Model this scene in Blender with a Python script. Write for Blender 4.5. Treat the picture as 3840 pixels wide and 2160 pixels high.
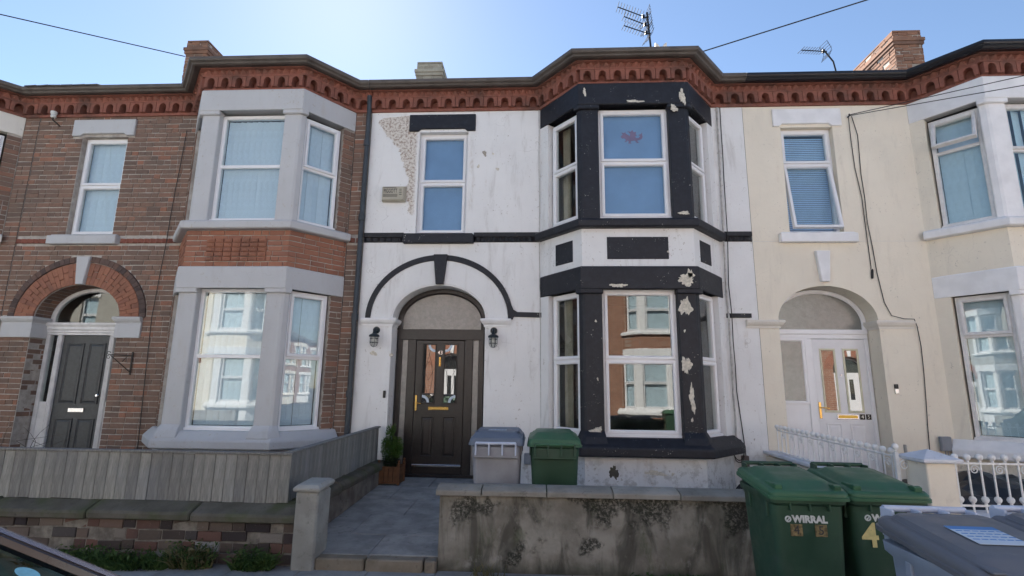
import bpy, bmesh, math, random
from mathutils import Vector, Matrix
R = math.radians
random.seed(7)
for o in list(bpy.data.objects): bpy.data.objects.remove(o)
scene = bpy.context.scene
col = scene.collection

# ------------------------------------------------------------------ camera
cam = bpy.data.cameras.new('camera'); cam_o = bpy.data.objects.new('camera', cam); col.objects.link(cam_o)
cam.sensor_width = 36; cam.lens = 36*1950/3840; cam.clip_start = .05; cam.clip_end = 3000
def cam_matrix(yaw, pitch, roll):
    cy, sy, cp, sp = math.cos(yaw), math.sin(yaw), math.cos(pitch), math.sin(pitch)
    f = Vector((-sy*cp, cy*cp, sp)); r = Vector((cy, sy, 0)); u = r.cross(f)
    cr, sr = math.cos(roll), math.sin(roll)
    r2 = r*cr + u*sr; u2 = u*cr - r*sr
    m = Matrix((r2, u2, -f)).transposed().to_4x4(); m.translation = (0, 0, 1.6)
    return m
cam_o.matrix_world = cam_matrix(R(3.0), R(11.0), R(.68))
scene.camera = cam_o
CAMP = Vector((0, 0, 1.6))

# ------------------------------------------------------------------ light
SUN_EL = R(40.5); SUN_DIR = Vector((-.305, .696, .650)).normalized()
world = bpy.data.worlds.new('World'); scene.world = world; world.use_nodes = True
wn = world.node_tree.nodes; wl = world.node_tree.links
sky = wn.new('ShaderNodeTexSky'); sky.sky_type = 'NISHITA'; sky.sun_disc = False
sky.sun_elevation = SUN_EL; sky.sun_rotation = math.atan2(SUN_DIR.x, SUN_DIR.y)
sky.air_density = 1.0; sky.dust_density = 0.12; sky.ozone_density = 1.6
wl.new(sky.outputs[0], wn['Background'].inputs[0]); wn['Background'].inputs[1].default_value = .05
sun = bpy.data.lights.new('sun', 'SUN'); sun.energy = 5.0; sun.angle = R(.53); sun.color = (1, .95, .87)
sun_o = bpy.data.objects.new('sun', sun); col.objects.link(sun_o)
sun_o.rotation_euler = (-SUN_DIR).to_track_quat('-Z', 'Y').to_euler(); sun_o.location = (0, 0, 30)
vs = scene.view_settings; vs.view_transform = 'Standard'; vs.look = 'None'; vs.exposure = 2.0; vs.gamma = 1

# ------------------------------------------------------------------ materials
class NT:
    def __init__(s, name):
        s.m = bpy.data.materials.new(name); s.m.use_nodes = True
        s.t = s.m.node_tree; s.b = s.t.nodes['Principled BSDF']; s.out = s.t.nodes['Material Output']
        s.tc = None
    def n(s, t, **kw):
        x = s.t.nodes.new('ShaderNode' + t)
        for k, v in kw.items(): setattr(x, k, v)
        return x
    def l(s, a, b): s.t.links.new(a, b)
    def coord(s, kind='Object', scale=(1, 1, 1)):
        if s.tc is None: s.tc = s.n('TexCoord')
        if tuple(scale) == (1, 1, 1): return s.tc.outputs[kind]
        mp = s.n('Mapping'); mp.inputs['Scale'].default_value = scale; s.l(s.tc.outputs[kind], mp.inputs[0]); return mp.outputs[0]
    def noise(s, scale=5, detail=5, rough=.55, vec=None, dist=0):
        x = s.n('TexNoise'); x.inputs['Scale'].default_value = scale; x.inputs['Detail'].default_value = detail
        x.inputs['Roughness'].default_value = rough; x.inputs['Distortion'].default_value = dist
        s.l(vec if vec is not None else s.coord(), x.inputs['Vector']); return x.outputs['Fac']
    def ramp(s, fac, a, b, lo=0., hi=1.):
        x = s.n('MapRange'); x.interpolation_type = 'SMOOTHSTEP'
        for i, v in zip((1, 2, 3, 4), (a, b, lo, hi)): x.inputs[i].default_value = v
        s.l(fac, x.inputs[0]); return x.outputs[0]
    def math(s, op, a, b=None):
        x = s.n('Math', operation=op)
        for i, v in enumerate((a, b)):
            if v is None: continue
            if isinstance(v, (int, float)): x.inputs[i].default_value = v
            else: s.l(v, x.inputs[i])
        return x.outputs[0]
    def mix(s, fac, a, b, blend='MIX'):
        x = s.n('Mix', data_type='RGBA', blend_type=blend)
        for i, v in ((0, fac), (6, a), (7, b)):
            if isinstance(v, (int, float)): x.inputs[i].default_value = v
            elif isinstance(v, tuple): x.inputs[i].default_value = (*v, 1) if len(v) == 3 else v
            else: s.l(v, x.inputs[i])
        return x.outputs[2]
    def rnd(s):
        a = s.n('ObjectInfo').outputs['Random']; b = s.n('NewGeometry').outputs['Random Per Island']
        return s.math('FRACT', s.math('ADD', a, b))
    def cramp(s, fac, stops, interp='LINEAR'):
        x = s.n('ValToRGB'); x.color_ramp.interpolation = interp; e = x.color_ramp.elements
        while len(e) < len(stops): e.new(.5)
        for el, (p, c) in zip(e, stops): el.position = p; el.color = (*c, 1) if len(c) == 3 else c
        s.l(fac, x.inputs[0]); return x.outputs[0]
    def bump(s, h, strength=.3, dist=.01):
        x = s.n('Bump'); x.inputs['Strength'].default_value = strength; x.inputs['Distance'].default_value = dist
        s.l(h, x.inputs['Height']); s.l(x.outputs[0], s.b.inputs['Normal'])
    def base(s, c, rough=.7, spec=.4, metal=0):
        if isinstance(c, tuple): s.b.inputs['Base Color'].default_value = (*c, 1)
        else: s.l(c, s.b.inputs['Base Color'])
        if isinstance(rough, (int, float)): s.b.inputs['Roughness'].default_value = rough
        else: s.l(rough, s.b.inputs['Roughness'])
        s.b.inputs['Specular IOR Level'].default_value = spec; s.b.inputs['Metallic'].default_value = metal
        return s.m
def mul(c, k): return tuple(min(1, x*k) for x in c)
def simple(name, c, rough=.6, var=.12, scale=6, bump=.0, bscale=80, spec=.4, metal=0, rnd=0):
    t = NT(name); f = t.ramp(t.noise(scale, 6), .3, .7)
    cc = t.mix(f, mul(c, 1-var), mul(c, 1+var))
    if rnd: cc = t.mix(t.rnd(), cc, t.mix(1., cc, (1-rnd,)*3, 'MULTIPLY'))
    if bump: t.bump(t.noise(bscale, 4), bump, .004)
    return t.base(cc, rough, spec, metal)

def brick_mat(name, stops, dirt=(.06, .05, .045), rough=.9, dirtk=.55):
    t = NT(name); r = t.rnd(); c = t.cramp(r, stops)
    n1 = t.noise(22, 8, .65, t.coord('Object')); n2 = t.noise(2.2, 5, .6, t.n('NewGeometry').outputs['Position'])
    c = t.mix(t.ramp(n1, .35, .75, 0, .45), c, mul(stops[1][1], .55))
    c = t.mix(t.ramp(n2, .45, .75, 0, dirtk), c, dirt)
    n3 = t.noise(45, 3, .7, t.n('NewGeometry').outputs['Position'])
    c = t.mix(t.ramp(n3, .62, .75, 0, .35), c, (.36, .32, .28))
    t.bump(t.noise(70, 6, .7, t.n('NewGeometry').outputs['Position']), .5, .006)
    return t.base(c, rough, .2)
MAT = {}
MAT['brick'] = brick_mat('house_brick', [(0, (.165, .115, .094)), (.25, (.225, .148, .114)), (.5, (.25, .155, .115)), (.75, (.20, .138, .11)), (.93, (.28, .155, .11)), (1, (.34, .16, .105))], (.12, .097, .083))
MAT['redbrick'] = brick_mat('red_brick', [(0, (.31, .145, .095)), (.4, (.37, .17, .11)), (.7, (.33, .15, .10)), (1, (.26, .125, .09))], dirtk=.4)
MAT['darkbrick'] = brick_mat('dark_brick', [(0, (0.084, 0.063, 0.059)), (.6, (0.126, 0.091, 0.081)), (1, (0.168, 0.105, 0.084))], dirtk=.2)
MAT['cornice'] = brick_mat('terracotta', [(0, (.25, .105, .078)), (.5, (.30, .12, .088)), (1, (.215, .095, .072))], dirtk=.7)
MAT['chimneybrick'] = brick_mat('chimney_brick', [(0, (.24, .13, .09)), (.4, (.31, .165, .11)), (.75, (.19, .115, .09)), (1, (.34, .19, .13))], dirtk=.6)
MAT['wallbrick'] = brick_mat('garden_brick', [(0, (.035, .03, .036)), (.3, (.11, .085, .072)), (.5, (.165, .13, .11)), (.68, (.19, .10, .08)), (.78, (.04, .038, .045)), (.9, (.22, .19, .165)), (1, (.42, .41, .40))], dirtk=.6)

MAT['palebrick'] = brick_mat('pale_render_brick', [(0, (.34, .31, .25)), (.5, (.42, .39, .32)), (1, (.30, .27, .22))], (.2, .18, .14))
t = NT('mortar'); n = t.noise(9, 7, .6, t.n('NewGeometry').outputs['Position'])
c = t.mix(t.ramp(n, .3, .7), (.34, .31, .275), (.52, .48, .435))
c = t.mix(t.ramp(t.noise(1.6, 4, .6, t.n('NewGeometry').outputs['Position']), .45, .7, 0, .6), c, (.22, .19, .17))
t.bump(t.noise(60, 5, .7), .5, .006); MAT['mortar'] = t.base(c, .95, .2)

def texbrick(name, c1, c2, mort):
    t = NT(name); mp = t.n('Mapping'); mp.inputs['Rotation'].default_value = (R(90), 0, 0)
    t.l(t.coord(), mp.inputs[0])
    # x + y*.7 so that canted faces carry bricks too
    sx = t.n('SeparateXYZ'); t.l(t.coord(), sx.inputs[0]); cb = t.n('CombineXYZ')
    t.l(t.math('ADD', sx.outputs[0], t.math('MULTIPLY', sx.outputs[1], .9)), cb.inputs[0]); t.l(sx.outputs[2], cb.inputs[1])
    b = t.n('TexBrick'); t.l(cb.outputs[0], b.inputs['Vector'])
    b.inputs['Color1'].default_value = (*c1, 1); b.inputs['Color2'].default_value = (*c2, 1); b.inputs['Mortar'].default_value = (*mort, 1)
    b.inputs['Scale'].default_value = 1; b.inputs['Brick Width'].default_value = .235; b.inputs['Row Height'].default_value = .084; b.inputs['Mortar Size'].default_value = .006
    c = t.mix(t.ramp(t.noise(3, 6), .35, .7, 0, .5), b.outputs['Color'], mul(c1, .6))
    return t.base(c, .9, .2)
t = NT('dirty_mortar'); W_ = t.n('NewGeometry').outputs['Position']; c = t.mix(t.ramp(t.noise(6, 7, .7, W_), .35, .65), (.13, .115, .10), (.27, .245, .215)); t.bump(t.noise(40, 6, .7, W_), .6, .01); MAT['dirty_mortar'] = t.base(c, .95, .2)
MAT['oppbrick'] = texbrick('opposite_brick', (.36, .18, .115), (.28, .13, .085), (.42, .38, .33))

# white painted render of number 43: dirt, hairline cracks and the peeled patch beside the small window
def painted(name, white, patch=True, dirt=.5):
    t = NT(name); sp = t.n('SeparateXYZ'); t.l(t.coord(), sp.inputs[0]); X, Y, Z = sp.outputs
    n1 = t.noise(1.3, 6, .6); n2 = t.noise(7, 8, .65); n3 = t.noise(38, 6, .7)
    c = t.mix(t.ramp(n1, .35, .7, 0, .5), white, mul(white, .86))
    streak = t.noise(2.2, 7, .68, t.coord('Object', (2.6, 2.6, .45)), .5)
    c = t.mix(t.ramp(streak, .52, .74, 0, .42*dirt), c, (.36, .33, .29))
    # flecks where the paint has chipped
    fl = t.math('MULTIPLY', t.ramp(t.noise(22, 6, .65), .615, .64), t.ramp(t.noise(1.9, 4, .6), .46, .60))
    c = t.mix(t.math('MULTIPLY', fl, .8*dirt+.2), c, (.40, .36, .31))
    low = t.math('MULTIPLY', t.ramp(Z, .25, 1.0, 1, 0), t.ramp(n2, .50, .62))
    c = t.mix(t.math('MULTIPLY', low, .7*dirt), c, (.25, .23, .19))
    rust = t.math('MULTIPLY', t.ramp(t.noise(1.4, 4, .6, t.coord('Object', (3.5, 3.5, .5))), .62, .72), t.ramp(t.noise(12, 5, .7), .4, .6)); c = t.mix(t.math('MULTIPLY', rust, .35*dirt), c, (.42, .33, .22))
    # hairline cracks
    vo = t.n('TexVoronoi', feature='DISTANCE_TO_EDGE'); vo.inputs['Scale'].default_value = 1.1
    wv = t.n('Mapping'); wv.inputs['Scale'].default_value = (1, 1, .6); t.l(t.coord(), wv.inputs[0])
    ad = t.n('VectorMath', operation='ADD'); nz = t.n('TexNoise'); nz.inputs['Scale'].default_value = 3; t.l(t.coord(), nz.inputs[0])
    t.l(wv.outputs[0], ad.inputs[0]); t.l(nz.outputs['Color'], ad.inputs[1]); t.l(ad.outputs[0], vo.inputs[0])
    ck = t.math('MULTIPLY', t.ramp(vo.outputs['Distance'], .002, .007, 1, 0), t.ramp(t.noise(1.1, 2), .52, .62))
    c = t.mix(t.math('MULTIPLY', ck, .35*dirt), c, (.25, .22, .2))
    h = t.math('ADD', t.math('MULTIPLY', t.noise(16, 8, .6), .5), t.math('MULTIPLY', n3, .25))
    if patch:
        zn = t.ramp(Z, 4.35, 6.15); mr = t.n('MapRange')
        for i, v in zip((1, 2, 3, 4), (4.35, 6.15, 0, 1)): mr.inputs[i].default_value = v
        t.l(Z, mr.inputs[0])
        # left limit of the bare plaster by height: value v -> x = -4.25 + v
        xl = t.cramp(mr.outputs[0], [(0, (.80,)*3), (.05, (.68,)*3), (.13, (.70,)*3), (.17, (.46,)*3), (.21, (.60,)*3), (.38, (.66,)*3), (.50, (.56,)*3), (.66, (.48,)*3), (.8, (.26,)*3), (.92, (.08,)*3), (.97, (.2,)*3), (1, (.9,)*3)])
        d = t.math('SUBTRACT', t.math('ADD', X, 4.25), xl)
        d = t.math('ADD', d, t.math('MULTIPLY', t.math('SUBTRACT', t.noise(9, 6, .7), .5), .28))
        m = t.math('MULTIPLY', t.ramp(d, .0, .015), t.ramp(X, -3.50, -3.43, 1, 0))
        m = t.math('MULTIPLY', m, t.ramp(Z, 4.33, 4.40)); m = t.math('MULTIPLY', m, t.ramp(Z, 6.12, 6.16, 1, 0))
        flake = t.ramp(t.noise(24, 8, .75), .44, .52)
        pc = t.mix(flake, (.36, .29, .24), (.68, .64, .58))
        c = t.mix(m, c, pc); h = t.math('SUBTRACT', h, t.math('MULTIPLY', m, .8))
    t.bump(h, .45, .012)
    return t.base(c, .75, .3)
MAT['white_wall'] = painted('white_painted_render', (.80, .80, .79), True, .9)
MAT['white_plain'] = painted('white_paint', (.78, .78, .77), False, .75)
MAT['cream_wall'] = painted('cream_render', (.82, .755, .63), False, .42)
MAT['cream_stone'] = painted('cream_stone', (.76, .72, .65), False, .35)

def chipped(name, paint, under, amount=.70, rough=.5, mot=1.7):
    t = NT(name); n2 = t.noise(3.2, 7, .62); n3 = t.noise(14, 6, .6)
    c = t.mix(t.ramp(n3, .35, .75, 0, .5), paint, mul(paint, mot))
    m = t.ramp(n2, amount, amount+.012); m2 = t.math('MULTIPLY', t.ramp(t.noise(60, 3, .5), .68, .7), t.ramp(t.noise(4, 3), .55, .6))
    m = t.math('MAXIMUM', m, m2); c = t.mix(m, c, under)
    t.bump(t.math('ADD', t.math('MULTIPLY', n3, .6), t.math('MULTIPLY', m, -.5)), .5, .01)
    return t.base(c, rough, .4)
MAT['black_paint'] = chipped('black_masonry_paint', (.012, .013, .018), (.60, .56, .48), .70, .55, 2.2)
MAT['black_string'] = chipped('black_string_paint', (.013, .013, .016), (.15, .09, .05), .60)
MAT['bare_plaster'] = simple('bare_plaster', (.60, .56, .47), .9, .2, 30, .4)
MAT['grey_render'] = painted('grey_render', (.42, .40, .36), False, .5)
MAT['grey_stone'] = painted('grey_painted_stone', (.52, .525, .535), False, .55)
MAT['upvc'] = simple('white_upvc', (.82, .82, .83), .3, .03, 3)
MAT['upvc_old'] = simple('white_upvc_weathered', (.70, .69, .68), .45, .08, 9)
MAT['white_metal'] = simple('white_painted_iron', (.78, .78, .76), .4, .07, 20, .2)
MAT['white_stone'] = simple('white_painted_stone', (.80, .80, .80), .6, .06, 4, .25)
MAT['gutter_black'] = simple('black_gutter', (.014, .015, .02), .35, .2, 4)
MAT['gutter_hazed'] = simple('flare_hazed_gutter', (.10, .086, .076), .55, .2, 4)  # gutter tone lifted and browned, lens-flare veil put into the colour
MAT['slate'] = simple('roof_slate', (.09, .09, .10), .7, .3, 12, .4)
MAT['lead'] = simple('lead_flashing', (.16, .165, .18), .6, .2, 6)
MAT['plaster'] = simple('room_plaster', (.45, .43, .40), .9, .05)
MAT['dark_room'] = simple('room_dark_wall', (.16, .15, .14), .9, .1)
MAT['blind'] = simple('vertical_blind_fabric', (.62, .70, .80), .8, .05, 12)  # blue of the reflected sky put into the slat fabric
MAT['blind_green'] = simple('blind_fabric_green_sky_tint', (.50, .63, .72), .8, .05, 12)  # green fabric shifted to blue to carry the sky's reflection
MAT['venetian'] = simple('venetian_slat', (.46, .62, .85), .5, .04)  # slats coloured blue for the sky mirrored in the upper pane
MAT['roller'] = simple('sky_tinted_roller_fabric', (.20, .315, .53), .8, .08, 2)  # pale roller, its blue is the sky's reflection painted in
MAT['net'] = simple('curtain_fabric', (.52, .47, .38), .9, .1, 9)
MAT['red_print'] = simple('red_print', (.26, .15, .25), .7, .1)
MAT['door_brown'] = simple('dark_brown_door', (.022, .017, .015), .35, .25, 30, .1, spec=.5)
MAT['door_slate'] = simple('slate_grey_door', (.045, .05, .055), .4, .15, 20)
MAT['door_white'] = simple('white_door', (.74, .74, .75), .3, .03)
MAT['cream_trim'] = simple('cream_trim', (.62, .60, .44), .4, .05)
MAT['brass'] = simple('polished_brass', (.62, .40, .13), .25, .1, 10, metal=1)
MAT['gold_flap'] = simple('gold_flap', (.65, .42, .08), .4, .08, 10, metal=.6)
MAT['chrome'] = simple('chrome', (.65, .65, .66), .2, .05, 10, metal=1)
MAT['black_plastic'] = simple('black_plastic', (.012, .012, .013), .4, .1)
MAT['cable'] = simple('black_cable', (.02, .02, .02), .5, .1)
MAT['cable_dirty'] = simple('painted_cable', (.42, .41, .39), .6, .25, 12)
MAT['aerial'] = simple('weathered_aerial', (.030, .032, .038), .8, .2, spec=.1)
MAT['iron'] = simple('wrought_iron', (.03, .025, .022), .6, .3, 40)
MAT['enamel'] = simple('blue_black_enamel', (.012, .02, .026), .35, .1)
MAT['alarm'] = simple('aged_cream_plastic', (.42, .39, .31), .5, .1)
MAT['dark_print'] = simple('dark_print', (.05, .05, .05), .6, .1)
MAT['silver_plate'] = simple('silver_plate', (.6, .6, .6), .3, .1, metal=.8)
MAT['grey_plastic'] = simple('grey_plastic', (.22, .24, .27), .5, .06)
MAT['brown_plastic'] = simple('brown_plastic', (.13, .10, .09), .5, .1)
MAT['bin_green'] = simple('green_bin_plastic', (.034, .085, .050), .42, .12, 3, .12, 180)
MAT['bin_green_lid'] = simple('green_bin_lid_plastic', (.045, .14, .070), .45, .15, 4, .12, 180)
MAT['bin_grey'] = simple('grey_bin_plastic', (.34, .35, .40), .45, .08, 3, .12, 180)
MAT['bin_grey_lid'] = simple('blue_grey_bin_lid_plastic', (.14, .17, .235), .42, .12, 4, .12, 180)
MAT['bin_grey_bar'] = simple('pale_grey_bin_bar', (.50, .55, .66), .4, .06)
MAT['bin_dark_lid'] = simple('charcoal_bin_lid_plastic', (.10, .11, .13), .4, .15, 4, .12, 180)
MAT['bin_blue_body'] = simple('blue_grey_bin_plastic', (.30, .35, .42), .45, .08, 3, .12, 180)
def plastic(name, c, dust=.35):
    t = NT(name); W = t.n('NewGeometry').outputs['Position']
    k = t.mix(t.ramp(t.noise(3, 6, .6, W), .3, .7), mul(c, .85), mul(c, 1.12))
    k = t.mix(t.ramp(t.noise(5, 7, .7, W), .5, .78, 0, dust), k, tuple(.55*x+.07 for x in c))          # dusty bloom
    sc = t.math('MULTIPLY', t.ramp(t.noise(9, 8, .8, t.coord('Object', (1, 1, 14))), .62, .66), t.ramp(t.noise(4, 3, .5, W), .45, .6))
    k = t.mix(t.math('MULTIPLY', sc, .35), k, tuple(.6*x+.14 for x in c))                                # scuffs
    t.bump(t.noise(190, 3), .12, .004); return t.base(k, t.ramp(t.noise(6, 5, .6, W), .3, .7, .36, .62), .4)
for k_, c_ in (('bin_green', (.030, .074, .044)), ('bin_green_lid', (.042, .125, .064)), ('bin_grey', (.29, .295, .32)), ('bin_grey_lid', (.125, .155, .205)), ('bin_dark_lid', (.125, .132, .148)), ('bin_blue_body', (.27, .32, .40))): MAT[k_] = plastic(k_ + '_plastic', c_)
MAT['rubber'] = simple('rubber', (.015, .015, .015), .8, .1)
MAT['white_print'] = simple('white_print', (.62, .64, .62), .6, .1, 30)
MAT['yellow_print'] = simple('pale_yellow_print', (.66, .56, .24), .6, .1, 30)
MAT['tan_print'] = simple('tan_sticker', (.20, .15, .07), .6, .5, 60)
MAT['blue_print'] = simple('blue_print', (.05, .22, .52), .5, .1)
MAT['label_white'] = simple('white_label', (.55, .63, .70), .5, .05)
MAT['planter_wood'] = simple('orange_brown_planter_wood', (.16, .07, .028), .6, .25, 14, .2)
MAT['soil'] = simple('soil', (.03, .022, .016), .95, .3, 30)
MAT['tarp'] = simple('black_plastic_sheet', (.010, .011, .014), .38, .3, 8, .3, 30)
MAT['bark'] = simple('twig_bark', (.06, .05, .04), .9, .3)
MAT['tyre'] = MAT['rubber']
MAT['car_paint'] = simple('dark_car_paint', (.018, .017, .019), .22, .1, spec=.6)
MAT['car_trim'] = simple('satin_trim', (.30, .27, .28), .25, .05, metal=1)
MAT['car_inside'] = simple('car_interior', (.03, .032, .034), .8, .2)

def leaf(name, c1, c2):
    t = NT(name); c = t.mix(t.rnd(), c1, c2); t.base(c, .6, .3)
    t.b.inputs['Transmission Weight'].default_value = 0
    tr = t.n('BsdfTranslucent'); t.l(c, tr.inputs[0]); mx = t.n('MixShader'); mx.inputs[0].default_value = .3
    t.l(t.b.outputs[0], mx.inputs[1]); t.l(tr.outputs[0], mx.inputs[2]); t.l(mx.outputs[0], t.out.inputs[0]); return t.m
MAT['leaf'] = leaf('conifer_leaf', (.05, .12, .022), (.10, .17, .03))
MAT['weed'] = leaf('weed_leaf', (.035, .08, .02), (.08, .13, .035))
MAT['straw'] = leaf('dry_stem', (.20, .17, .09), (.12, .12, .05))
MAT['leaf_dark'] = leaf('dull_leaf', (.02, .04, .018), (.05, .06, .03))

def glass(name, r0=.11, rough=0., tint=(1, 1, 1), body=None, bumpk=0, bscale=40):
    t = NT(name); g = t.n('BsdfGlossy'); g.inputs['Roughness'].default_value = rough
    if body:
        tr = t.n('BsdfDiffuse'); c = t.mix(t.ramp(t.noise(bscale*.6, 5, .7), .35, .65), mul(body, .9), mul(body, 1.1)); t.l(c, tr.inputs[0])
    else: tr = t.n('BsdfTransparent'); tr.inputs[0].default_value = (*tint, 1)
    # old panes are never quite flat
    bp = t.n('Bump'); bp.inputs['Strength'].default_value = bumpk or .02; bp.inputs['Distance'].default_value = .01 if bumpk else .02
    t.l(t.noise(bscale if bumpk else 1.6, 3 if bumpk else 1), bp.inputs['Height']); t.l(bp.outputs[0], g.inputs['Normal'])
    if body and bumpk: t.l(bp.outputs[0], tr.inputs['Normal'])
    lw = t.n('LayerWeight'); lw.inputs['Blend'].default_value = .5; t.l(bp.outputs[0], lw.inputs['Normal'])
    k = t.math('POWER', lw.outputs['Facing'], 5.)
    fr = t.math('ADD', r0, t.math('MULTIPLY', k, 1-r0))
    mx = t.n('MixShader'); t.l(fr, mx.inputs[0]); t.l(tr.outputs[0], mx.inputs[1]); t.l(g.outputs[0], mx.inputs[2])
    t.l(mx.outputs[0], t.out.inputs[0]); return t.m
MAT['glass'] = glass('window_glass', .072, 0, (.95, .98, .97))
MAT['frosted'] = glass('frosted_glass', .08, .25, body=(.27, .25, .225), bumpk=.45, bscale=30)
MAT['frosted_dark'] = glass('ripple_glass', .10, .18, body=(.20, .205, .19), bumpk=.25, bscale=16)
MAT['car_glass'] = glass('windscreen_glass', .06, 0, (.55, .66, .58))
MAT['jar'] = glass('lamp_glass', .05, .05, (.9, .9, .88))

t = NT('garden_wall_render'); P = t.coord()
c = t.mix(t.ramp(t.noise(2.2, 6, .6), .35, .7), (.19, .172, .14), (.38, .35, .295))
c = t.mix(t.ramp(t.noise(3.5, 7, .65, t.coord('Object', (1.3, 1, .55))), .54, .70, 0, .8), c, (.115, .13, .075))
sp = t.n('SeparateXYZ'); t.l(P, sp.inputs[0])
st = t.noise(2.6, 6, .62, t.coord('Object', (1.9, 1, .55)), .8); c = t.mix(t.ramp(st, .46, .66, 0, .78), c, (.075, .07, .056))
st2 = t.noise(5, 8, .7, t.coord('Object', (1.2, 1, 1.))); c = t.mix(t.ramp(st2, .56, .70, 0, .5), c, (.42, .40, .36))
bl = t.math('ADD', t.noise(2.4, 4, .6), t.ramp(sp.outputs[2], .2, .68, -.075, .10))
bl = t.math('MULTIPLY', t.ramp(bl, .515, .60), t.ramp(t.noise(34, 6, .75), .38, .54))
c = t.mix(t.math('MULTIPLY', bl, .9), c, (.035, .036, .028))
low = t.ramp(t.math('ADD', sp.outputs[2], t.math('MULTIPLY', t.noise(5, 4), .25)), .10, .24, .75, 0)
c = t.mix(low, c, (.06, .062, .045))
t.bump(t.math('ADD', t.noise(30, 8, .65), t.math('MULTIPLY', bl, .6)), .6, .012); MAT['wall_render'] = t.base(c, .95, .2)

def stone(name, a, b, dk, moss=None, rnd=.25):
    t = NT(name); W = t.n('NewGeometry').outputs['Position']
    c = t.mix(t.ramp(t.noise(4, 7, .6, W), .3, .7), a, b)
    c = t.mix(t.ramp(t.noise(13, 6, .7, W), .55, .72, 0, .7), c, dk)
    if moss: c = t.mix(t.ramp(t.noise(2.2, 5, .6, W), .48, .66, 0, .75), c, moss)
    c = t.mix(t.rnd(), c, t.mix(1., c, (1-rnd,)*3, 'MULTIPLY'))
    t.bump(t.noise(55, 7, .7, W), .45, .008); return t.base(c, .92, .25)
MAT['coping'] = stone('concrete_coping', (.27, .25, .21), (.37, .34, .29), (.17, .155, .125))
MAT['pillar'] = stone('concrete_pillar', (.34, .33, .30), (.46, .45, .41), (.20, .19, .17))
MAT['capstone'] = stone('mossy_sandstone', (.095, .088, .068), (.155, .14, .115), (.07, .066, .055), (.085, .10, .045))
MAT['step_stone'] = stone('sandstone_step', (.22, .18, .13), (.31, .26, .20), (.14, .11, .085))
MAT['path'] = stone('concrete_path', (.235, .23, .22), (.37, .36, .34), (.15, .145, .135), rnd=.12)
MAT['paving'] = stone('pavement_slabs', (.26, .25, .235), (.36, .35, .33), (.17, .165, .155), rnd=.2)
MAT['asphalt'] = stone('asphalt', (.060, .060, .060), (.10, .099, .097), (.045, .045, .045), rnd=0)
MAT['kerb'] = stone('kerb_stone', (.20, .195, .185), (.30, .29, .27), (.12, .12, .11))
MAT['yard'] = stone('yard_concrete', (.10, .10, .095), (.16, .155, .145), (.05, .05, .045), rnd=0)
MAT['rubble'] = stone('rough_render', (.12, .10, .085), (.25, .22, .19), (.05, .045, .04))
MAT['white_cap'] = stone('white_painted_cap', (.62, .64, .68), (.74, .75, .78), (.45, .46, .48), rnd=0)

t = NT('weathered_board'); W = t.coord('Object', (9, 9, .9))
g = t.noise(6, 8, .65, W, .6); c = t.mix(t.ramp(g, .3, .7), (.205, .20, .185), (.36, .35, .315))
c = t.mix(t.ramp(t.noise(26, 4, .6, t.coord('Object', (8, 8, .5))), .55, .75, 0, .5), c, (.14, .13, .115))
kn = t.noise(5, 2, .5); c = t.mix(t.ramp(kn, .70, .74, 0, .6), c, (.06, .05, .045))
W2 = t.n('NewGeometry').outputs['Position']; c = t.mix(t.ramp(t.noise(1.8, 4, .6, W2), .42, .68, 0, .45), c, (.24, .25, .27))
c = t.mix(t.rnd(), c, t.mix(1., c, (.66, .66, .68), 'MULTIPLY')); t.bump(g, .5, .006); MAT['board'] = t.base(c, .85, .25)

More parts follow.
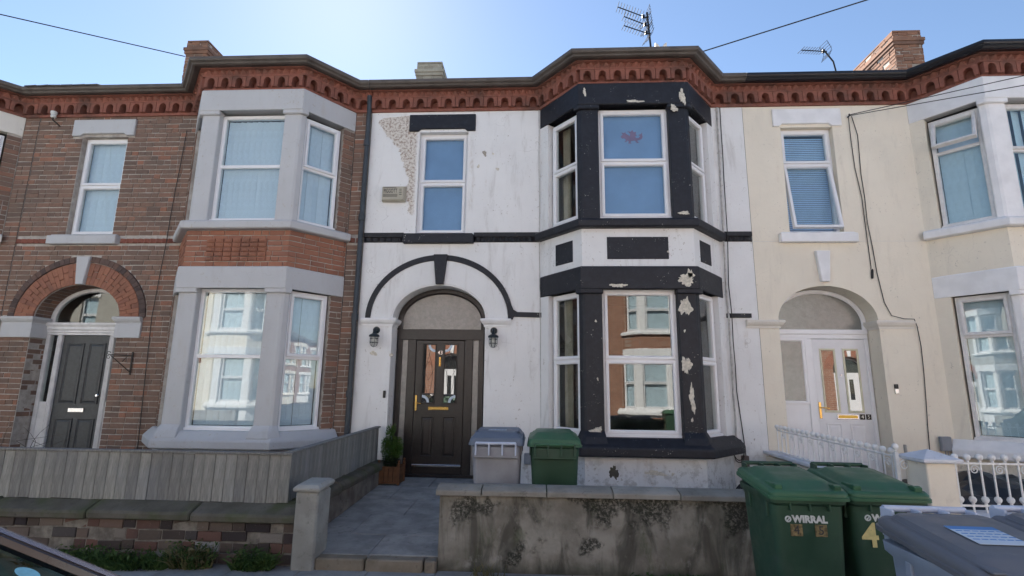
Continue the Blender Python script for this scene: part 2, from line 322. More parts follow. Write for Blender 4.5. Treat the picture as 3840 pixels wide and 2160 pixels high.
# ------------------------------------------------------------------ mesh helper
class MB:
    def __init__(s): s.v = []; s.f = []
    def add(s, vs, fs):
        k = len(s.v); s.v += [tuple(p) for p in vs]; s.f += [tuple(i+k for i in f) for f in fs]; return s
    def box(s, x0, x1, y0, y1, z0, z1, M=None):
        P = [Vector((x, y, z)) for z in (z0, z1) for y in (y0, y1) for x in (x0, x1)]
        if M is not None: P = [M @ p for p in P]
        return s.add(P, [(0, 2, 3, 1), (4, 5, 7, 6), (0, 1, 5, 4), (2, 6, 7, 3), (0, 4, 6, 2), (1, 3, 7, 5)])
    def quad(s, a, b, c, d): return s.add([a, b, c, d], [(0, 1, 2, 3)])
    def prism(s, poly, fn, h0, h1):
        """poly of 2D points, fn(u,v,h) -> 3D"""
        n = len(poly); P = [fn(u, v, h0) for u, v in poly] + [fn(u, v, h1) for u, v in poly]
        return s.add(P, [tuple(range(n))[::-1], tuple(range(n, 2*n))] + [(i, (i+1) % n, n+(i+1) % n, n+i) for i in range(n)])
    def loft(s, rings, cap=(True, True)):
        n = len(rings[0]); P = [p for r in rings for p in r]; F = []
        for k in range(len(rings)-1):
            for i in range(n): F.append((k*n+i, k*n+(i+1) % n, (k+1)*n+(i+1) % n, (k+1)*n+i))
        if cap[0]: F.append(tuple(range(n))[::-1])
        if cap[1]: F.append(tuple((len(rings)-1)*n+i for i in range(n)))
        return s.add(P, F)
    def tube(s, pts, r, n=6, closed=False):
        pts = [Vector(p) for p in pts]; rings = []; m = len(pts)
        up = None
        for i, p in enumerate(pts):
            a = pts[(i-1) % m] if (i > 0 or closed) else p; b = pts[(i+1) % m] if (i < m-1 or closed) else p
            d = (b-a).normalized()
            if up is None:
                up = Vector((0, 0, 1)) if abs(d.z) < .9 else Vector((1, 0, 0))
            x = d.cross(up); x = x.normalized() if x.length > 1e-5 else Vector((1, 0, 0)); up = x.cross(d).normalized()
            rr = r[i] if isinstance(r, (list, tuple)) else r
            rings.append([p + x*(rr*math.cos(2*math.pi*k/n)) + up*(rr*math.sin(2*math.pi*k/n)) for k in range(n)])
        if closed: rings.append(rings[0])
        return s.loft(rings, (not closed, not closed))
    def lathe(s, prof, c, axis='z', n=12):
        rings = []
        for r, h in prof:
            ring = []
            for k in range(n):
                a = 2*math.pi*k/n; u, v = r*math.cos(a), r*math.sin(a)
                ring.append(Vector(c) + (Vector((u, v, h)) if axis == 'z' else Vector((u, h, v)) if axis == 'y' else Vector((h, u, v))))
            rings.append(ring)
        return s.loft(rings)
    def frame(s, x0, x1, z0, z1, t, y0, y1, ch=.012):
        """mitred rectangular frame facing -y, chamfered on its inner edge"""
        def rect(i, y): return [Vector((x0+i, y, z0+i)), Vector((x1-i, y, z0+i)), Vector((x1-i, y, z1-i)), Vector((x0+i, y, z1-i))]
        return s.loft([rect(0, y1), rect(0, y0+.004), rect(.004, y0), rect(t-ch, y0), rect(t, y0+ch), rect(t, y1)], (False, False))
    def sweep(s, plan, prof, closed_prof=True, ends=True):
        """prof: (offset outwards, z) swept along an open plan polyline; outward is the left-hand normal turned to -y"""
        pts = [Vector(p) for p in plan]; ns = []
        for i in range(len(pts)-1):
            d = (pts[i+1]-pts[i]).normalized(); ns.append(Vector((d.y, -d.x)))
        rings = []
        for i, p in enumerate(pts):
            if i == 0: m = ns[0]
            elif i == len(pts)-1: m = ns[-1]
            else:
                m = (ns[i-1]+ns[i]); m = m / (1 + ns[i-1].dot(ns[i]))
            rings.append([Vector((p.x+m.x*o, p.y+m.y*o, z)) for o, z in prof])
        return s.loft(rings, (ends, ends))
    def build(s, name, mat, parent=None, bevel=0, smooth=False, seg=1):
        me = bpy.data.meshes.new(name)
        if bevel or True:
            bm = bmesh.new(); vs = [bm.verts.new(p) for p in s.v]
            for f in s.f:
                try: bm.faces.new([vs[i] for i in f])
                except ValueError: pass
            bmesh.ops.recalc_face_normals(bm, faces=bm.faces)
            if bevel:
                e = [x for x in bm.edges if len(x.link_faces) == 2 and x.calc_face_angle(0) > .5]
                bmesh.ops.bevel(bm, geom=e, offset=bevel, segments=seg, affect='EDGES', clamp_overlap=True)
            bm.to_mesh(me); bm.free()
        me.materials.append(MAT[mat] if isinstance(mat, str) else mat)
        if smooth:
            for p in me.polygons: p.use_smooth = True
            try: me.set_sharp_from_angle(angle=R(40))
            except Exception: pass
        return link(name, me, parent)
def link(name, me, parent=None, loc=None, rz=0):
    o = bpy.data.objects.new(name, me); col.objects.link(o); o.parent = parent
    if loc is not None: o.location = loc
    if rz: o.rotation_euler.z = rz
    return o
def tag(o, label, cat, group=None):
    o['label'] = label; o['category'] = cat
    if group: o['group'] = group
    return o
def struct(o): o['kind'] = 'structure'; return o
def thing(name, label, cat, loc=(0, 0, 0), rz=0, group=None):
    e = bpy.data.objects.new(name, None); col.objects.link(e); e.location = loc; e.rotation_euler.z = rz; e.empty_display_size = .2
    return tag(e, label, cat, group)
def copy_tree(o, parent=None):
    c = o.copy(); col.objects.link(c); c.parent = parent
    for ch in list(o.children): copy_tree(ch, c)
    return c
def text(name, s, size, mat, parent, loc, rot=(R(90), 0, 0), ext=.001, bold=0., sx=1.):
    cu = bpy.data.curves.new(name, 'FONT'); cu.body = s; cu.size = size; cu.extrude = ext; cu.align_x = 'CENTER'; cu.align_y = 'CENTER'; cu.offset = bold; cu.resolution_u = 3
    o = bpy.data.objects.new(name, cu); col.objects.link(o)
    dg = bpy.context.evaluated_depsgraph_get(); me = bpy.data.meshes.new_from_object(o.evaluated_get(dg))
    bpy.data.objects.remove(o); bpy.data.curves.remove(cu)
    me.materials.clear(); me.materials.append(MAT[mat])
    q = link(name, me, parent, loc); q.rotation_euler = rot; q.scale = (sx, 1, 1); return q
def ell(cx, cz, a, b, n, t0=180, t1=0): return [(cx+a*math.cos(R(t0+(t1-t0)*i/n)), cz+b*math.sin(R(t0+(t1-t0)*i/n))) for i in range(n+1)]
XZ = lambda u, v, h: Vector((u, h, v))
XY = lambda u, v, h: Vector((u, v, h))

# ------------------------------------------------------------------ terrace houses (local: x from the bay's centre, y=0 facade, -y street)
BAY = [(-1.40, 0), (-.80, -.70), (.80, -.70), (1.40, 0)]
CL = math.hypot(.6, .7); CA = math.atan2(.7, .6)
AX, ASP, AA, AB = -2.98, 2.66, .73, .54        # door arch: centre x, springing height, half width, rise
_mesh = {}
def cached(key, fn):
    if key not in _mesh: _mesh[key] = fn()
    return _mesh[key]
def mesh_of(mb, name, mat, bevel=0, smooth=False):
    o = mb.build(name, mat, None, bevel, smooth); me = o.data; bpy.data.objects.remove(o); return me

def flat_wall(mb, x0, x1, z0, z1, rects, arch, yf, depth):
    xs = sorted({x0, x1} | {v for r in rects for v in r[:2]} | ({AX-AA, AX+AA} if arch else set()))
    zs = sorted({z0, z1} | {v for r in rects for v in r[2:]} | ({ASP+AB+.12} if arch else set()))
    rr = list(rects) + ([(AX-AA, AX+AA, z0, ASP+AB+.12)] if arch else [])
    for i in range(len(xs)-1):
        for j in range(len(zs)-1):
            cx, cz = (xs[i]+xs[i+1])/2, (zs[j]+zs[j+1])/2
            if any(r[0] < cx < r[1] and r[2] < cz < r[3] for r in rr): continue
            mb.quad((xs[i], yf, zs[j]), (xs[i+1], yf, zs[j]), (xs[i+1], yf, zs[j+1]), (xs[i], yf, zs[j+1]))
    for a, b, c, d in rects:
        for p, q in (((a, c), (b, c)), ((b, c), (b, d)), ((b, d), (a, d)), ((a, d), (a, c))):
            mb.quad((p[0], yf, p[1]), (q[0], yf, q[1]), (q[0], yf+depth, q[1]), (p[0], yf+depth, p[1]))
    if arch:
        E = ell(AX, ASP, AA, AB, 28); zt = ASP+AB+.12
        for p, q in zip(E, E[1:]): mb.quad((p[0], yf, p[1]), (q[0], yf, q[1]), (q[0], yf, zt), (p[0], yf, zt))
        L = [(AX-AA, z0)] + E + [(AX+AA, z0)]
        for p, q in zip(L, L[1:]): mb.quad((p[0], yf, p[1]), (q[0], yf, q[1]), (q[0], yf+.34, q[1]), (p[0], yf+.34, p[1]))

def window(house, loc, rz, w, z0, z1, zt, blind=None, tilts=(0, 0), frame='upvc', sash=(True, True), nsl=8, extra=None, cover=(0, 1)):
    """uPVC window; origin at the foot of its opening's middle, y into the wall. lights: (lower, upper)"""
    h = z1-z0; tz = zt-z0; hw = w/2
    def mk():
        m = MB(); m.frame(-hw, hw, 0, h, .052, 0, .075); m.box(-hw+.05, hw-.05, .006, .07, tz-.024, tz+.024)
        m.box(-hw-.012, hw+.012, -.035, .02, -.012, .026); return mesh_of(m, 'window', frame, .004)
    o = link('window', cached(('win', round(w, 3), round(h, 3), round(tz, 3), frame), mk), house, (loc[0], loc[1], z0), rz)
    for k, (a, b) in enumerate(((.052, tz-.024), (tz+.024, h-.052))):
        sh = .046 if sash[k] else .016
        def mks():
            m = MB(); g = .004; m.frame(-hw+.052-g*3, hw-.052+g*3, -(b-a)-g*3*(1), g*3, sh, -.022 if sash[k] else .01, .05, .014); return mesh_of(m, 'sash', frame)
        s = link('sash', cached(('sash', round(w, 3), round(b-a, 3), sh, frame), mks), o, (0, 0, b)); s.rotation_euler.x = -tilts[k]
        def mkp():
            m = MB(); i = .052+sh-.02; m.box(-hw+i, hw-i, .018, .024, -(b-a)+sh-.02, -sh+.02); return mesh_of(m, 'pane', 'glass')
        p = link('pane', cached(('pane', round(w, 3), round(b-a, 3), sh), mkp), o, (0, 0, b))
        p.rotation_euler = (-tilts[k] + random.uniform(-.004, .004), 0, random.uniform(-.006, .006))
    iw = w-.12
    if blind in ('vertical', 'vertical_green'):
        sw = iw/nsl; lo, hi = .06+(h-.12)*cover[0], .06+(h-.12)*cover[1]
        def mksl():
            m = MB(); m.box(-sw*.51, sw*.51, -.001, .001, lo, hi); return mesh_of(m, 'blind_slat', 'blind' if blind == 'vertical' else 'blind_green')
        me = cached(('slat', blind, round(sw, 4), round(hi-lo, 3)), mksl)
        for i in range(nsl):
            q = link('blind_slat', me, o, (-iw/2+sw*(i+.5),   .10+random.uniform(-.004, .004), 0)); q.rotation_euler.z = R((16 if nsl > 5 else 2)+random.uniform(-8, 8))
    elif blind == 'roller':
        m = MB(); m.box(-iw/2-.02, iw/2+.02, .075, .079, .03, h-.03); m.build('roller_blind', 'roller', o)
    elif blind == 'venetian':
        m = MB(); n = int((h-.14)/.032)
        for i in range(n):
            z = .07+i*.032; M = Matrix.Translation((0, .075, z)) @ Matrix.Rotation(R(66), 4, 'X'); m.box(-iw/2, iw/2, -.016, .016, -.0008, .0008, M)
        q = m.build('venetian_slats', 'venetian', o); q['kind'] = 'stuff'
    elif blind == 'curtain':
        for sgn in (-1, 1):
            pts = []; wd = iw*.30
            for i in range(25): pts.append((sgn*(iw/2 - wd*i/24), .20+.022*math.sin(i*1.25+sgn)))
            m = MB(); m.loft([[Vector((x, y, z)) for x, y in pts] + [Vector((x, y+.004, z)) for x, y in pts[::-1]] for z in (.03, h-.02)])
            m.build('curtain', 'net', o, smooth=True)
    if extra: extra(o, w, h, tz)
    return o

def brick_meshes(mat):
    def mk():
        out = []
        for k in range(5):
            rr = random.Random(k*13+5); m = MB(); j = lambda s=.006: rr.uniform(-s, s)
            F = [Vector((sx*.5, 0, sz*.5)) for sx, sz in ((-1, -1), (1, -1), (1, 1), (-1, 1))]
            b = [Vector((p.x, .03, p.z)) for p in F]; a = [Vector((p.x, .006+j(.002), p.z+j(.05))) for p in F]
            f = [Vector((p.x*.965+j(.008), +.0015+j(.002), p.z*.88+j(.03))) for p in F]
            m.loft([b, a, f], (False, True)); out.append(mesh_of(m, 'brick', mat))
        return out
    return cached(('bricks', mat), mk)
def lay(bricks, org, d, L, z0, z1, excl, mat='brick', ch=.084, jit=1., off=0.):
    """collect bricks of one plane: org (x,y) at u=0, d unit direction; excl(z)-> intervals of u to leave out"""
    nc = int(round((z1-z0)/ch)); ch = (z1-z0)/max(1, nc); ang = math.atan2(d[1], d[0])
    for r in range(nc):
        z = z0+ch*(r+.5); iv = [(0., L)]
        for a, b in excl(z):
            nv = []
            for s, e in iv:
                if b <= s or a >= e: nv.append((s, e)); continue
                if a > s: nv.append((s, a))
                if b < e: nv.append((b, e))
            iv = nv
        for s, e in iv:
            if e-s < .03: continue
            u = s; first = True
            while u < e-.012:
                w = random.choice((.225, .215, .11, .11, .225)) if not first else random.choice((.225, .11, .17)); first = False
                if e-u-w < .06: w = e-u-.010
                w = min(w, e-u-.006)
                bricks.append((Vector((org[0]+d[0]*(u+w/2), org[1]+d[1]*(u+w/2), z + random.uniform(-.002, .002)*jit)), ang, w, (ch-.011)*random.uniform(.95, 1.03), random.uniform(-.004, .003)*jit-off, mat))
                u += w+.010
def emit_bricks(house, bricks, limit=300, key=None):
    key = key or (lambda p: (house.location + p - CAMP).length)
    bricks.sort(key=lambda b: key(b[0])); rest = {}
    for i, (p, ang, w, h, dy, mat) in enumerate(bricks):
        n = Vector((-math.sin(ang), math.cos(ang), 0)); q = p + n*dy
        if i < limit:
            o = link('brick', random.choice(brick_meshes(mat)), house, q, ang); o.scale = (w, 1, h); o.rotation_euler.y = random.uniform(-.006, .006)
        else: rest.setdefault(mat, []).append((q, ang, w, h))
    for mat, L in rest.items():
        m = MB()
        for q, ang, w, h in L:
            M = Matrix.Translation(q) @ Matrix.Rotation(ang, 4, 'Z') @ Matrix.Diagonal((w, 1, h, 1)); me = random.choice(brick_meshes(mat))
            m.add([M @ v.co for v in me.vertices], [tuple(f.vertices) for f in me.polygons])
        o = m.build('brickwork', mat, house); o['kind'] = 'stuff'

def cornice(house, xl, xr, mat, gut, pieces=True):
    plan = [(xl, 0)] + BAY + [(xr, 0)]
    m = MB(); m.sweep(plan, [(.0, 6.19), (.03, 6.19), (.03, 6.238), (-.055, 6.238), (-.055, 6.415), (.078, 6.42), (.082, 6.44), (.058, 6.445), (.058, 6.525), (.12, 6.535), (.12, 6.60), (-.2, 6.60), (-.2, 6.19)])
    m.build('cornice', mat, house)
    m = MB(); g = [(.125, 6.545), (.20, 6.530), (.235, 6.538), (.25, 6.558), (.285, 6.572), (.295, 6.59), (.295, 6.628), (.28, 6.632), (.16, 6.60)]
    m.sweep(plan, g); m.build('gutter', gut, house, 0)
    if not pieces: return
    def mkc():
        m = MB(); a = [(-.113, 0), (-.062, 0), (-.056, .10)] + ell(0, .105, .056, .068, 8)[1:-1] + [(.056, .10), (.062, 0), (.113, 0), (.113, .196), (-.113, .196)]
        m.prism(a, XZ, -.072, .064); return mesh_of(m, 'corbel_block', mat, .004)
    def mkd():
        m = MB(); m.lathe([(.026, .0), (.026, .006), (.02, .010)], (0, 0, 0), 'y', 10)
        return mesh_of(m, 'roundel', mat)
    def mkt():
        m = MB(); m.add([(-.05, .0, .0), (.05, .0, .0), (.05, 0, .066), (-.05, 0, .066), (0, -.055, .066)], [(0, 1, 4), (1, 2, 4), (2, 3, 4), (3, 0, 4)]); return mesh_of(m, 'dog_tooth', mat)
    cm, tm = cached(('corbel', mat), mkc), cached(('tooth', mat), mkt)
    for i in range(len(plan)-1):
        a, b = Vector(plan[i]), Vector(plan[i+1]); d = (b-a); L = d.length; d.normalize(); n = Vector((d.y, -d.x)); ang = math.atan2(d.y, d.x)
        k = max(1, round(L/.236)); sp = L/k
        for j in range(k):
            p = a + d*(sp*(j+.5)) + n*.010; o = link('corbel_block', cm, house, (p.x, p.y, 6.239+random.uniform(-.002, .002)), ang); o.scale = (sp/.232, 1, .9)
        k = max(1, round(L/.113)); sp = L/k
        for j in range(k):
            p = a + d*(sp*(j+.5)) + n*.057; link('dog_tooth', tm, house, (p.x, p.y, 6.449), ang)

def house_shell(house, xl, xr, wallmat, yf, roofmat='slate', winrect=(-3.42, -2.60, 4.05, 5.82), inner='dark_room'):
    m = MB(); flat_wall(m, xl, -1.40, -.15, 6.22, [winrect], True, yf, .30); flat_wall(m, 1.40, xr, -.15, 6.22, [], False, yf, .3)
    wl_ = m.build('wall', wallmat, house)
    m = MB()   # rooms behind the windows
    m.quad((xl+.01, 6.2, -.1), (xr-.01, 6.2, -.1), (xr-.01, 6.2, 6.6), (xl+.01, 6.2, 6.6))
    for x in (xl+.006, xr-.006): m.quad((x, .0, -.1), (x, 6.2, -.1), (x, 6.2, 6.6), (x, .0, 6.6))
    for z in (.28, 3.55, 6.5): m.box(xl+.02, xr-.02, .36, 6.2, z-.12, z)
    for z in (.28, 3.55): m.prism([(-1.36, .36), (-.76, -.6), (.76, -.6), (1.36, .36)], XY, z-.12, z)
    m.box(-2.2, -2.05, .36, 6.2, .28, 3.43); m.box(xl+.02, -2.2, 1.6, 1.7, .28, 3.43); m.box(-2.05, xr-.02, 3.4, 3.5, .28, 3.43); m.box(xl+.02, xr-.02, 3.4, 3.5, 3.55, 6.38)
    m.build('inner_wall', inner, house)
    m = MB(); m.add([(xl, -.24, 6.60), (xr, -.24, 6.60), (xr, 4.6, 9.15), (xl, 4.6, 9.15)], [(0, 1, 2, 3)])
    m.add([(xl, 4.6, 9.15), (xr, 4.6, 9.15), (xr, 9.0, 6.6), (xl, 9.0, 6.6)], [(0, 1, 2, 3)])
    m.add([(-1.55, -.20, 6.62), (-.88, -.94, 6.62), (.88, -.94, 6.62), (1.55, -.20, 6.62), (0, 2.0, 7.79)], [(0, 1, 4), (1, 2, 4), (2, 3, 4)])
    m.build('roof', roofmat, house)

def bay_parts(house, base, panel, lint, col_, sill, pil, lowsill=None, ins=0., so=0.):
    sl = lambda z0, z1, o=0: [(o, z0), (o, z1), (-.16, z1), (-.16, z0)]
    MB().sweep(BAY, sl(-.15, .80)).build('bay_base', base, house)
    MB().sweep(BAY, sl(3.25, 3.95, -ins)).build('bay_panel_wall', panel, house)
    MB().sweep(BAY, sl(6.1, 6.25, -.01)).build('bay_head', panel, house)
    b2 = [(-1.36, .03), (-.80, -.70), (.80, -.70), (1.36, .03)]
    for z0, z1 in ((3.0, 3.335), (5.845, 6.205)):
        MB().sweep(b2, [(.0, z0+.035), (.015, z0+.012), (.04, z0), (.055, z0+.006), (.055, z1-.02), (.04, z1), (-.18, z1), (-.18, z0+.035)]).build('bay_lintel', lint, house, .006)
    for z0, z1 in ((2.94, 3.02), (5.785, 5.865)):
        for s in (-1, 1):      # blocks of the lintel that come down over the columns
            p = [(s*.51, -.745), (s*.83, -.745), (s*.90, -.665), (s*.84, -.60), (s*.51, -.60)]
            MB().prism(p[::s], XY, z0, z1).build('lintel_stop', lint, house, .012)
    MB().sweep(BAY, [(.0, 3.90), (.085, 3.90), (.11, 3.915), (.115, 4.0), (.10, 4.025), (.0, 4.062), (-.16, 4.065), (-.16, 3.90)]).build('bay_sill', sill, house, .006)
    MB().sweep([(-1.43, .0), (-.80, -.70), (.80, -.70), (1.43, .0)], [(.0, .735), (.10+so, .735), (.125+so, .75), (.125+so, .845), (.11+so, .87), (.01, .975), (-.16, .985), (-.16, .735)]).build('bay_sill', lowsill or sill, house, .008)
    for z0, z1 in ((.96, 3.01), (4.05, 5.85)):
        for s in (-1, 1):
            p = [(s*.525, -.70), (s*.765, -.705), (s*.80, -.69), (s*.852, -.632), (s*.80, -.56), (s*.70, -.54), (s*.525, -.58)]
            MB().prism(p[::s], XY, z0, z1).build('bay_column', col_, house, .012)
            if z0 < 2:     # splayed foot of the column on the sill
                f = [(s*.50, -.70), (s*.775, -.705), (s*.815, -.69), (s*.875, -.625), (s*.80, -.54), (s*.70, -.52), (s*.50, -.56)]
                g_ = [(x+s*(.0 if i in (0, 6) else .03 if i < 3 else .05), y-(.10 if i < 2 else .085 if i == 2 else .05 if i == 3 else 0)) for i, (x, y) in enumerate(f)]
                MB().loft([[Vector((x, y, .80)) for x, y in g_[::s]], [Vector((x, y, .90)) for x, y in g_[::s]], [Vector((x*.5+u*.5, y*.5+w*.5-.015, .985)) for (x, y), (u, w) in zip(g_[::s], p[::s])], [Vector((x, y, 1.06)) for x, y in p[::s]]]).build('column_foot', lowsill or sill, house, .006)
            t0, t1 = .79, 1.0
            A = (s*(.8+.6*t0), -.7+.7*t0); B = (s*1.40, 0); nx, ny = -s*.7/CL, .6/CL
            A = (A[0]+nx*ins, A[1]+ny*ins); B = (B[0]+nx*ins, B[1]+ny*ins)
            r = [A, B, (B[0]+nx*.16, B[1]+ny*.16), (A[0]+nx*.16, A[1]+ny*.16)]
            MB().prism(r[::s], XY, z0, z1).build('bay_pilaster', pil, house)

def bay_windows(house, lo=None, up=None, sidelo=None, sideup=None, tr_lo=2.02, tr_up=4.97, frame='upvc', nsl=9, tl=(0, 0), tu=(0, 0), str_lo=None, str_up=None, only=None, sash=(True, True), ex=None):
    W = 1.05
    if only is None or 'f' in only:
        window(house, (0, -.60), 0, W, .985, 3.02, tr_lo, lo, frame=frame, nsl=nsl, sash=sash)
        window(house, (0, -.60), 0, W, 4.075, 5.83, tr_up, up, frame=frame, nsl=nsl, sash=sash, extra=ex)
    for s in (-1, 1):
        if only and ('l' if s < 0 else 'r') not in only: continue
        t = .435; p = (s*(.8+.6*t) - s*.7/CL*.08, -.7+.7*t + .6/CL*.08); w = .66*CL
        window(house, p, s*CA, w, .985, 3.0, str_lo or tr_lo, sidelo, tl, frame, sash=(sash[0], True), nsl=5)
        window(house, p, s*CA, w, 4.075, 5.80, str_up or tr_up, sideup, tu, frame, sash=(sash[0], True), nsl=5)

def voussoirs(house, a0, b0, a1, b1, n, name, mat, split, y0=-.012, skip=.115):
    for i in range(n):
        t0, t1 = 180-180*i/n, 180-180*(i+1)/n; g = 14/ n*.22
        parts = [(0, 1)] if not split else ([(0, .62), (.62, 1)] if i % 2 else [(0, .36), (.36, 1)])
        for f0, f1 in parts:
            def P(f, t): return (AX+(a0+(a1-a0)*f)*math.cos(R(t)), ASP+(b0+(b1-b0)*f)*math.sin(R(t)))
            q = [P(f0+.012, t0-g), P(f1-.012, t0-g), P(f1-.012, t1+g), P(f0+.012, t1+g)]
            if all(abs(x-AX) < skip for x, z in q) : continue
            yy = y0+random.uniform(-.003, .003)
            MB().prism(q, XZ, yy, .05).build(name, mat, house, .003)

def keystone(house, mat, z0=3.215, z1=3.69, wt=.115, wb=.065):
    m = MB(); F = lambda w0, w1, y: [Vector((AX-w0, y, z0)), Vector((AX+w0, y, z0)), Vector((AX+w1, y, z1)), Vector((AX-w1, y, z1))]
    m.loft([F(wb, wt, .02), F(wb, wt, -.055), F(wb-.01, wt-.01, -.065)]); m.build('keystone', mat, house, .004)

def chimney(house, x0, x1, y0, y1, z0, z1, broken=False, cb='chimneybrick'):
    ch = MB().box(x0+.01, x1-.01, y0+.01, y1-.01, z0, z1-.02).build('chimney', 'mortar', house)
    B = []
    for d, L, org in (((1, 0), x1-x0, (x0, y0)), ((0, 1), y1-y0, (x1, y0)), ((0, -1), y1-y0, (x0, y1))):
        lay(B, org, d, L, z0, z1, lambda z: [], cb, jit=3)
    for p, ang, w, h, dy, mat in B:
        n = Vector((-math.sin(ang), math.cos(ang), 0)); o = link('brick', random.choice(brick_meshes(mat)), ch, p+n*dy, ang); o.scale = (w, 1, h)
    # top courses step outwards
    for k, (z, o) in enumerate(((z1-.34, .03), (z1-.255, .05), (z1, .0))):
        if broken and k == 2: continue
        m = MB(); m.box(x0-o, x1+o, y0-o, y1+o, z, z+(.084 if k < 2 else .05)); m.build('chimney_course', cb, ch, .008)
    return ch

def lintel_and_sill(house, mat, sillmat, x0=-3.60, x1=-2.48):
    m = MB(); F = lambda y: [(x0, 5.83), (-3.44, 5.83), (-3.40, 5.87), (-2.66, 5.87), (-2.62, 5.83), (x1, 5.83), (x1, 6.13), (x0, 6.13)]
    m.prism(F(0), XZ, -.035, .2); m.build('lintel', mat, house, .008)
    m = MB(); m.box(x0-.06 if mat != 'black_paint' else x0, x1+.02, -.09, .12, 3.875, 4.02); m.box(x0-.03, x1, -.05, .12, 4.02, 4.045); m.build('window_sill', sillmat, house, .010)

def small_window(house, blind, tr=4.95, tilts=(0, 0), frame='upvc', nsl=6):
    return window(house, (-3.01, .10), 0, .82, 4.05, 5.82, tr, blind, tilts, frame, nsl=nsl)

def fan_frame(house, name, mat, y, glassmat, z0, t=.07, a=AA-.01, b=AB-.01, x=AX):
    O, I = ell(x, ASP, a, b, 28), ell(x, ASP+.0, a-t, b-t, 28); dz = z0-ASP
    m = MB(); poly = [(O[0][0], z0)] + O + [(O[-1][0], z0)]; pin = [(I[0][0], z0)] + I + [(I[-1][0], z0)]
    m.loft([[Vector((u, yy, v)) for u, v in P] for yy, P in ((y+.07, poly), (y, poly), (y, [(p[0]*.3+q[0]*.7, p[1]*.3+q[1]*.7) for p, q in zip(poly, pin)]), (y+.018, pin), (y+.07, pin))], (False, False))
    o = m.build(name, mat, house)
    g = MB(); g.prism(pin, XZ, y+.03, y+.036); g.build('fanlight_pane', glassmat, o); return o

# ---- a door leaf: raised panels as children
def panel(parent, x0, x1, z0, z1, y, mat, up=.012, name='door_panel'):
    m = MB(); r = lambda i, yy: [Vector((x0+i, yy, z0+i)), Vector((x1-i, yy, z0+i)), Vector((x1-i, yy, z1-i)), Vector((x0+i, yy, z1-i))]
    m.loft([r(0, y+.002), r(.0, y-up), r(.012, y-up), r(.022, y-.002), r(.03, y-.002), r(.055, y-up*.8)], (True, True)); return m.build(name, mat, parent)
def glazed(parent, x0, x1, z0, z1, y, trim, glassmat='glass', t=.022, name='door_pane'):
    m = MB(); m.frame(x0-t, x1+t, z0-t, z1+t, t, y-.014, y+.004, .008); f = m.build('pane_surround', trim, parent)
    g = MB(); g.box(x0, x1, y-.004, y+.0, z0, z1); g.build(name, glassmat, parent); return f

MAT['door_glass'] = glass('door_glass', .22, 0.0, body=(.03, .032, .032))
# ------------------------------------------------------------------ ground
S = lambda *a: struct(MB().box(*a[1:]).build(a[0], a[-1] if isinstance(a[-1], str) else 'asphalt')) if False else None
g = MB(); g.quad((-900, -900, -.12), (900, -900, -.12), (900, 900, -.12), (-900, 900, -.12)); struct(g.build('ground', 'asphalt'))
def slabs(name, x0, x1, y0, y1, z, w, d):
    base = MB().box(x0, x1, y0, y1, -.118, z-.012).build(name, 'kerb'); struct(base)
    m = MB(); r = int((y1-y0)/d)
    for j in range(r):
        n = int((x1-x0)/w)+1
        for i in range(n):
            a = x0+i*w+(.5*w if j % 2 else 0)-w*.5; m.box(max(x0, a+.004), min(x1, a+w-.004), y0+j*(y1-y0)/r+.004, y0+(j+1)*(y1-y0)/r-.004, -.05, z+random.uniform(-.003, .001))
    o = m.build('paving_slabs', 'paving', base); o['kind'] = 'stuff'
slabs('pavement', -30, 30, 1.9, 5.0, 0, .6, .62); slabs('far_pavement', -30, 30, -4.7, -3.05, 0, .6, .55)
for y0 in (1.75, -3.05):
    k = struct(MB().box(-30, 30, y0+.01, y0+.14, -.118, -.03).build('kerb', 'kerb'))
    me = mesh_of(MB().box(-.455, .455, 0, .15, -.115, .004), 'kerb_stone', 'kerb', .012)
    for i in range(66 if y0 > 0 else 0): link('kerb_stone', me, k, (-29.6+i*.92, y0, 0))
m = MB(); m.add([(-2.32, 5.03, .088), (3.30, 5.03, .088), (3.30, 8.34, .252), (-2.32, 8.34, .252), (-2.32, 5.03, -.1), (3.30, 5.03, -.1)], [(0, 1, 2, 3), (4, 5, 1, 0)]); pth = struct(m.build('path', 'dirty_mortar'))
rows = [5.065, 5.62, 6.31, 7.02, 7.66, 8.34]
for j_, (a, b) in enumerate(zip(rows, rows[1:])):
    cut = [-2.31, -1.92, -.95, .0, 1.0, 2.1, 3.29] if j_ % 2 else [-2.31, -1.55, -.62, .4, 1.5, 2.5, 3.29]
    for c0, c1 in zip(cut, cut[1:]):
        z = lambda y: .095+(y-4.97)*.0496+dz; dz = random.uniform(-.003, .003); m = MB()
        m.loft([[Vector((x, y, z(y)-.03)) for x, y in ((c0+.003, a+.003), (c1-.003, a+.003), (c1-.003, b-.003), (c0+.003, b-.003))], [Vector((x, y, z(y))) for x, y in ((c0+.003, a+.003), (c1-.003, a+.003), (c1-.003, b-.003), (c0+.003, b-.003))]]); m.build('slab', 'path', pth, .004)
m = MB(); m.quad((-9, 5.2, .10), (-2.36, 5.2, .10), (-2.36, 8.4, .2), (-9, 8.4, .2)); struct(m.build('front_yard', 'yard'))
m = MB(); m.quad((3.35, 5.1, .2), (9.5, 5.1, .2), (9.5, 8.4, .34), (3.35, 8.4, .34)); struct(m.build('front_yard', 'yard'))

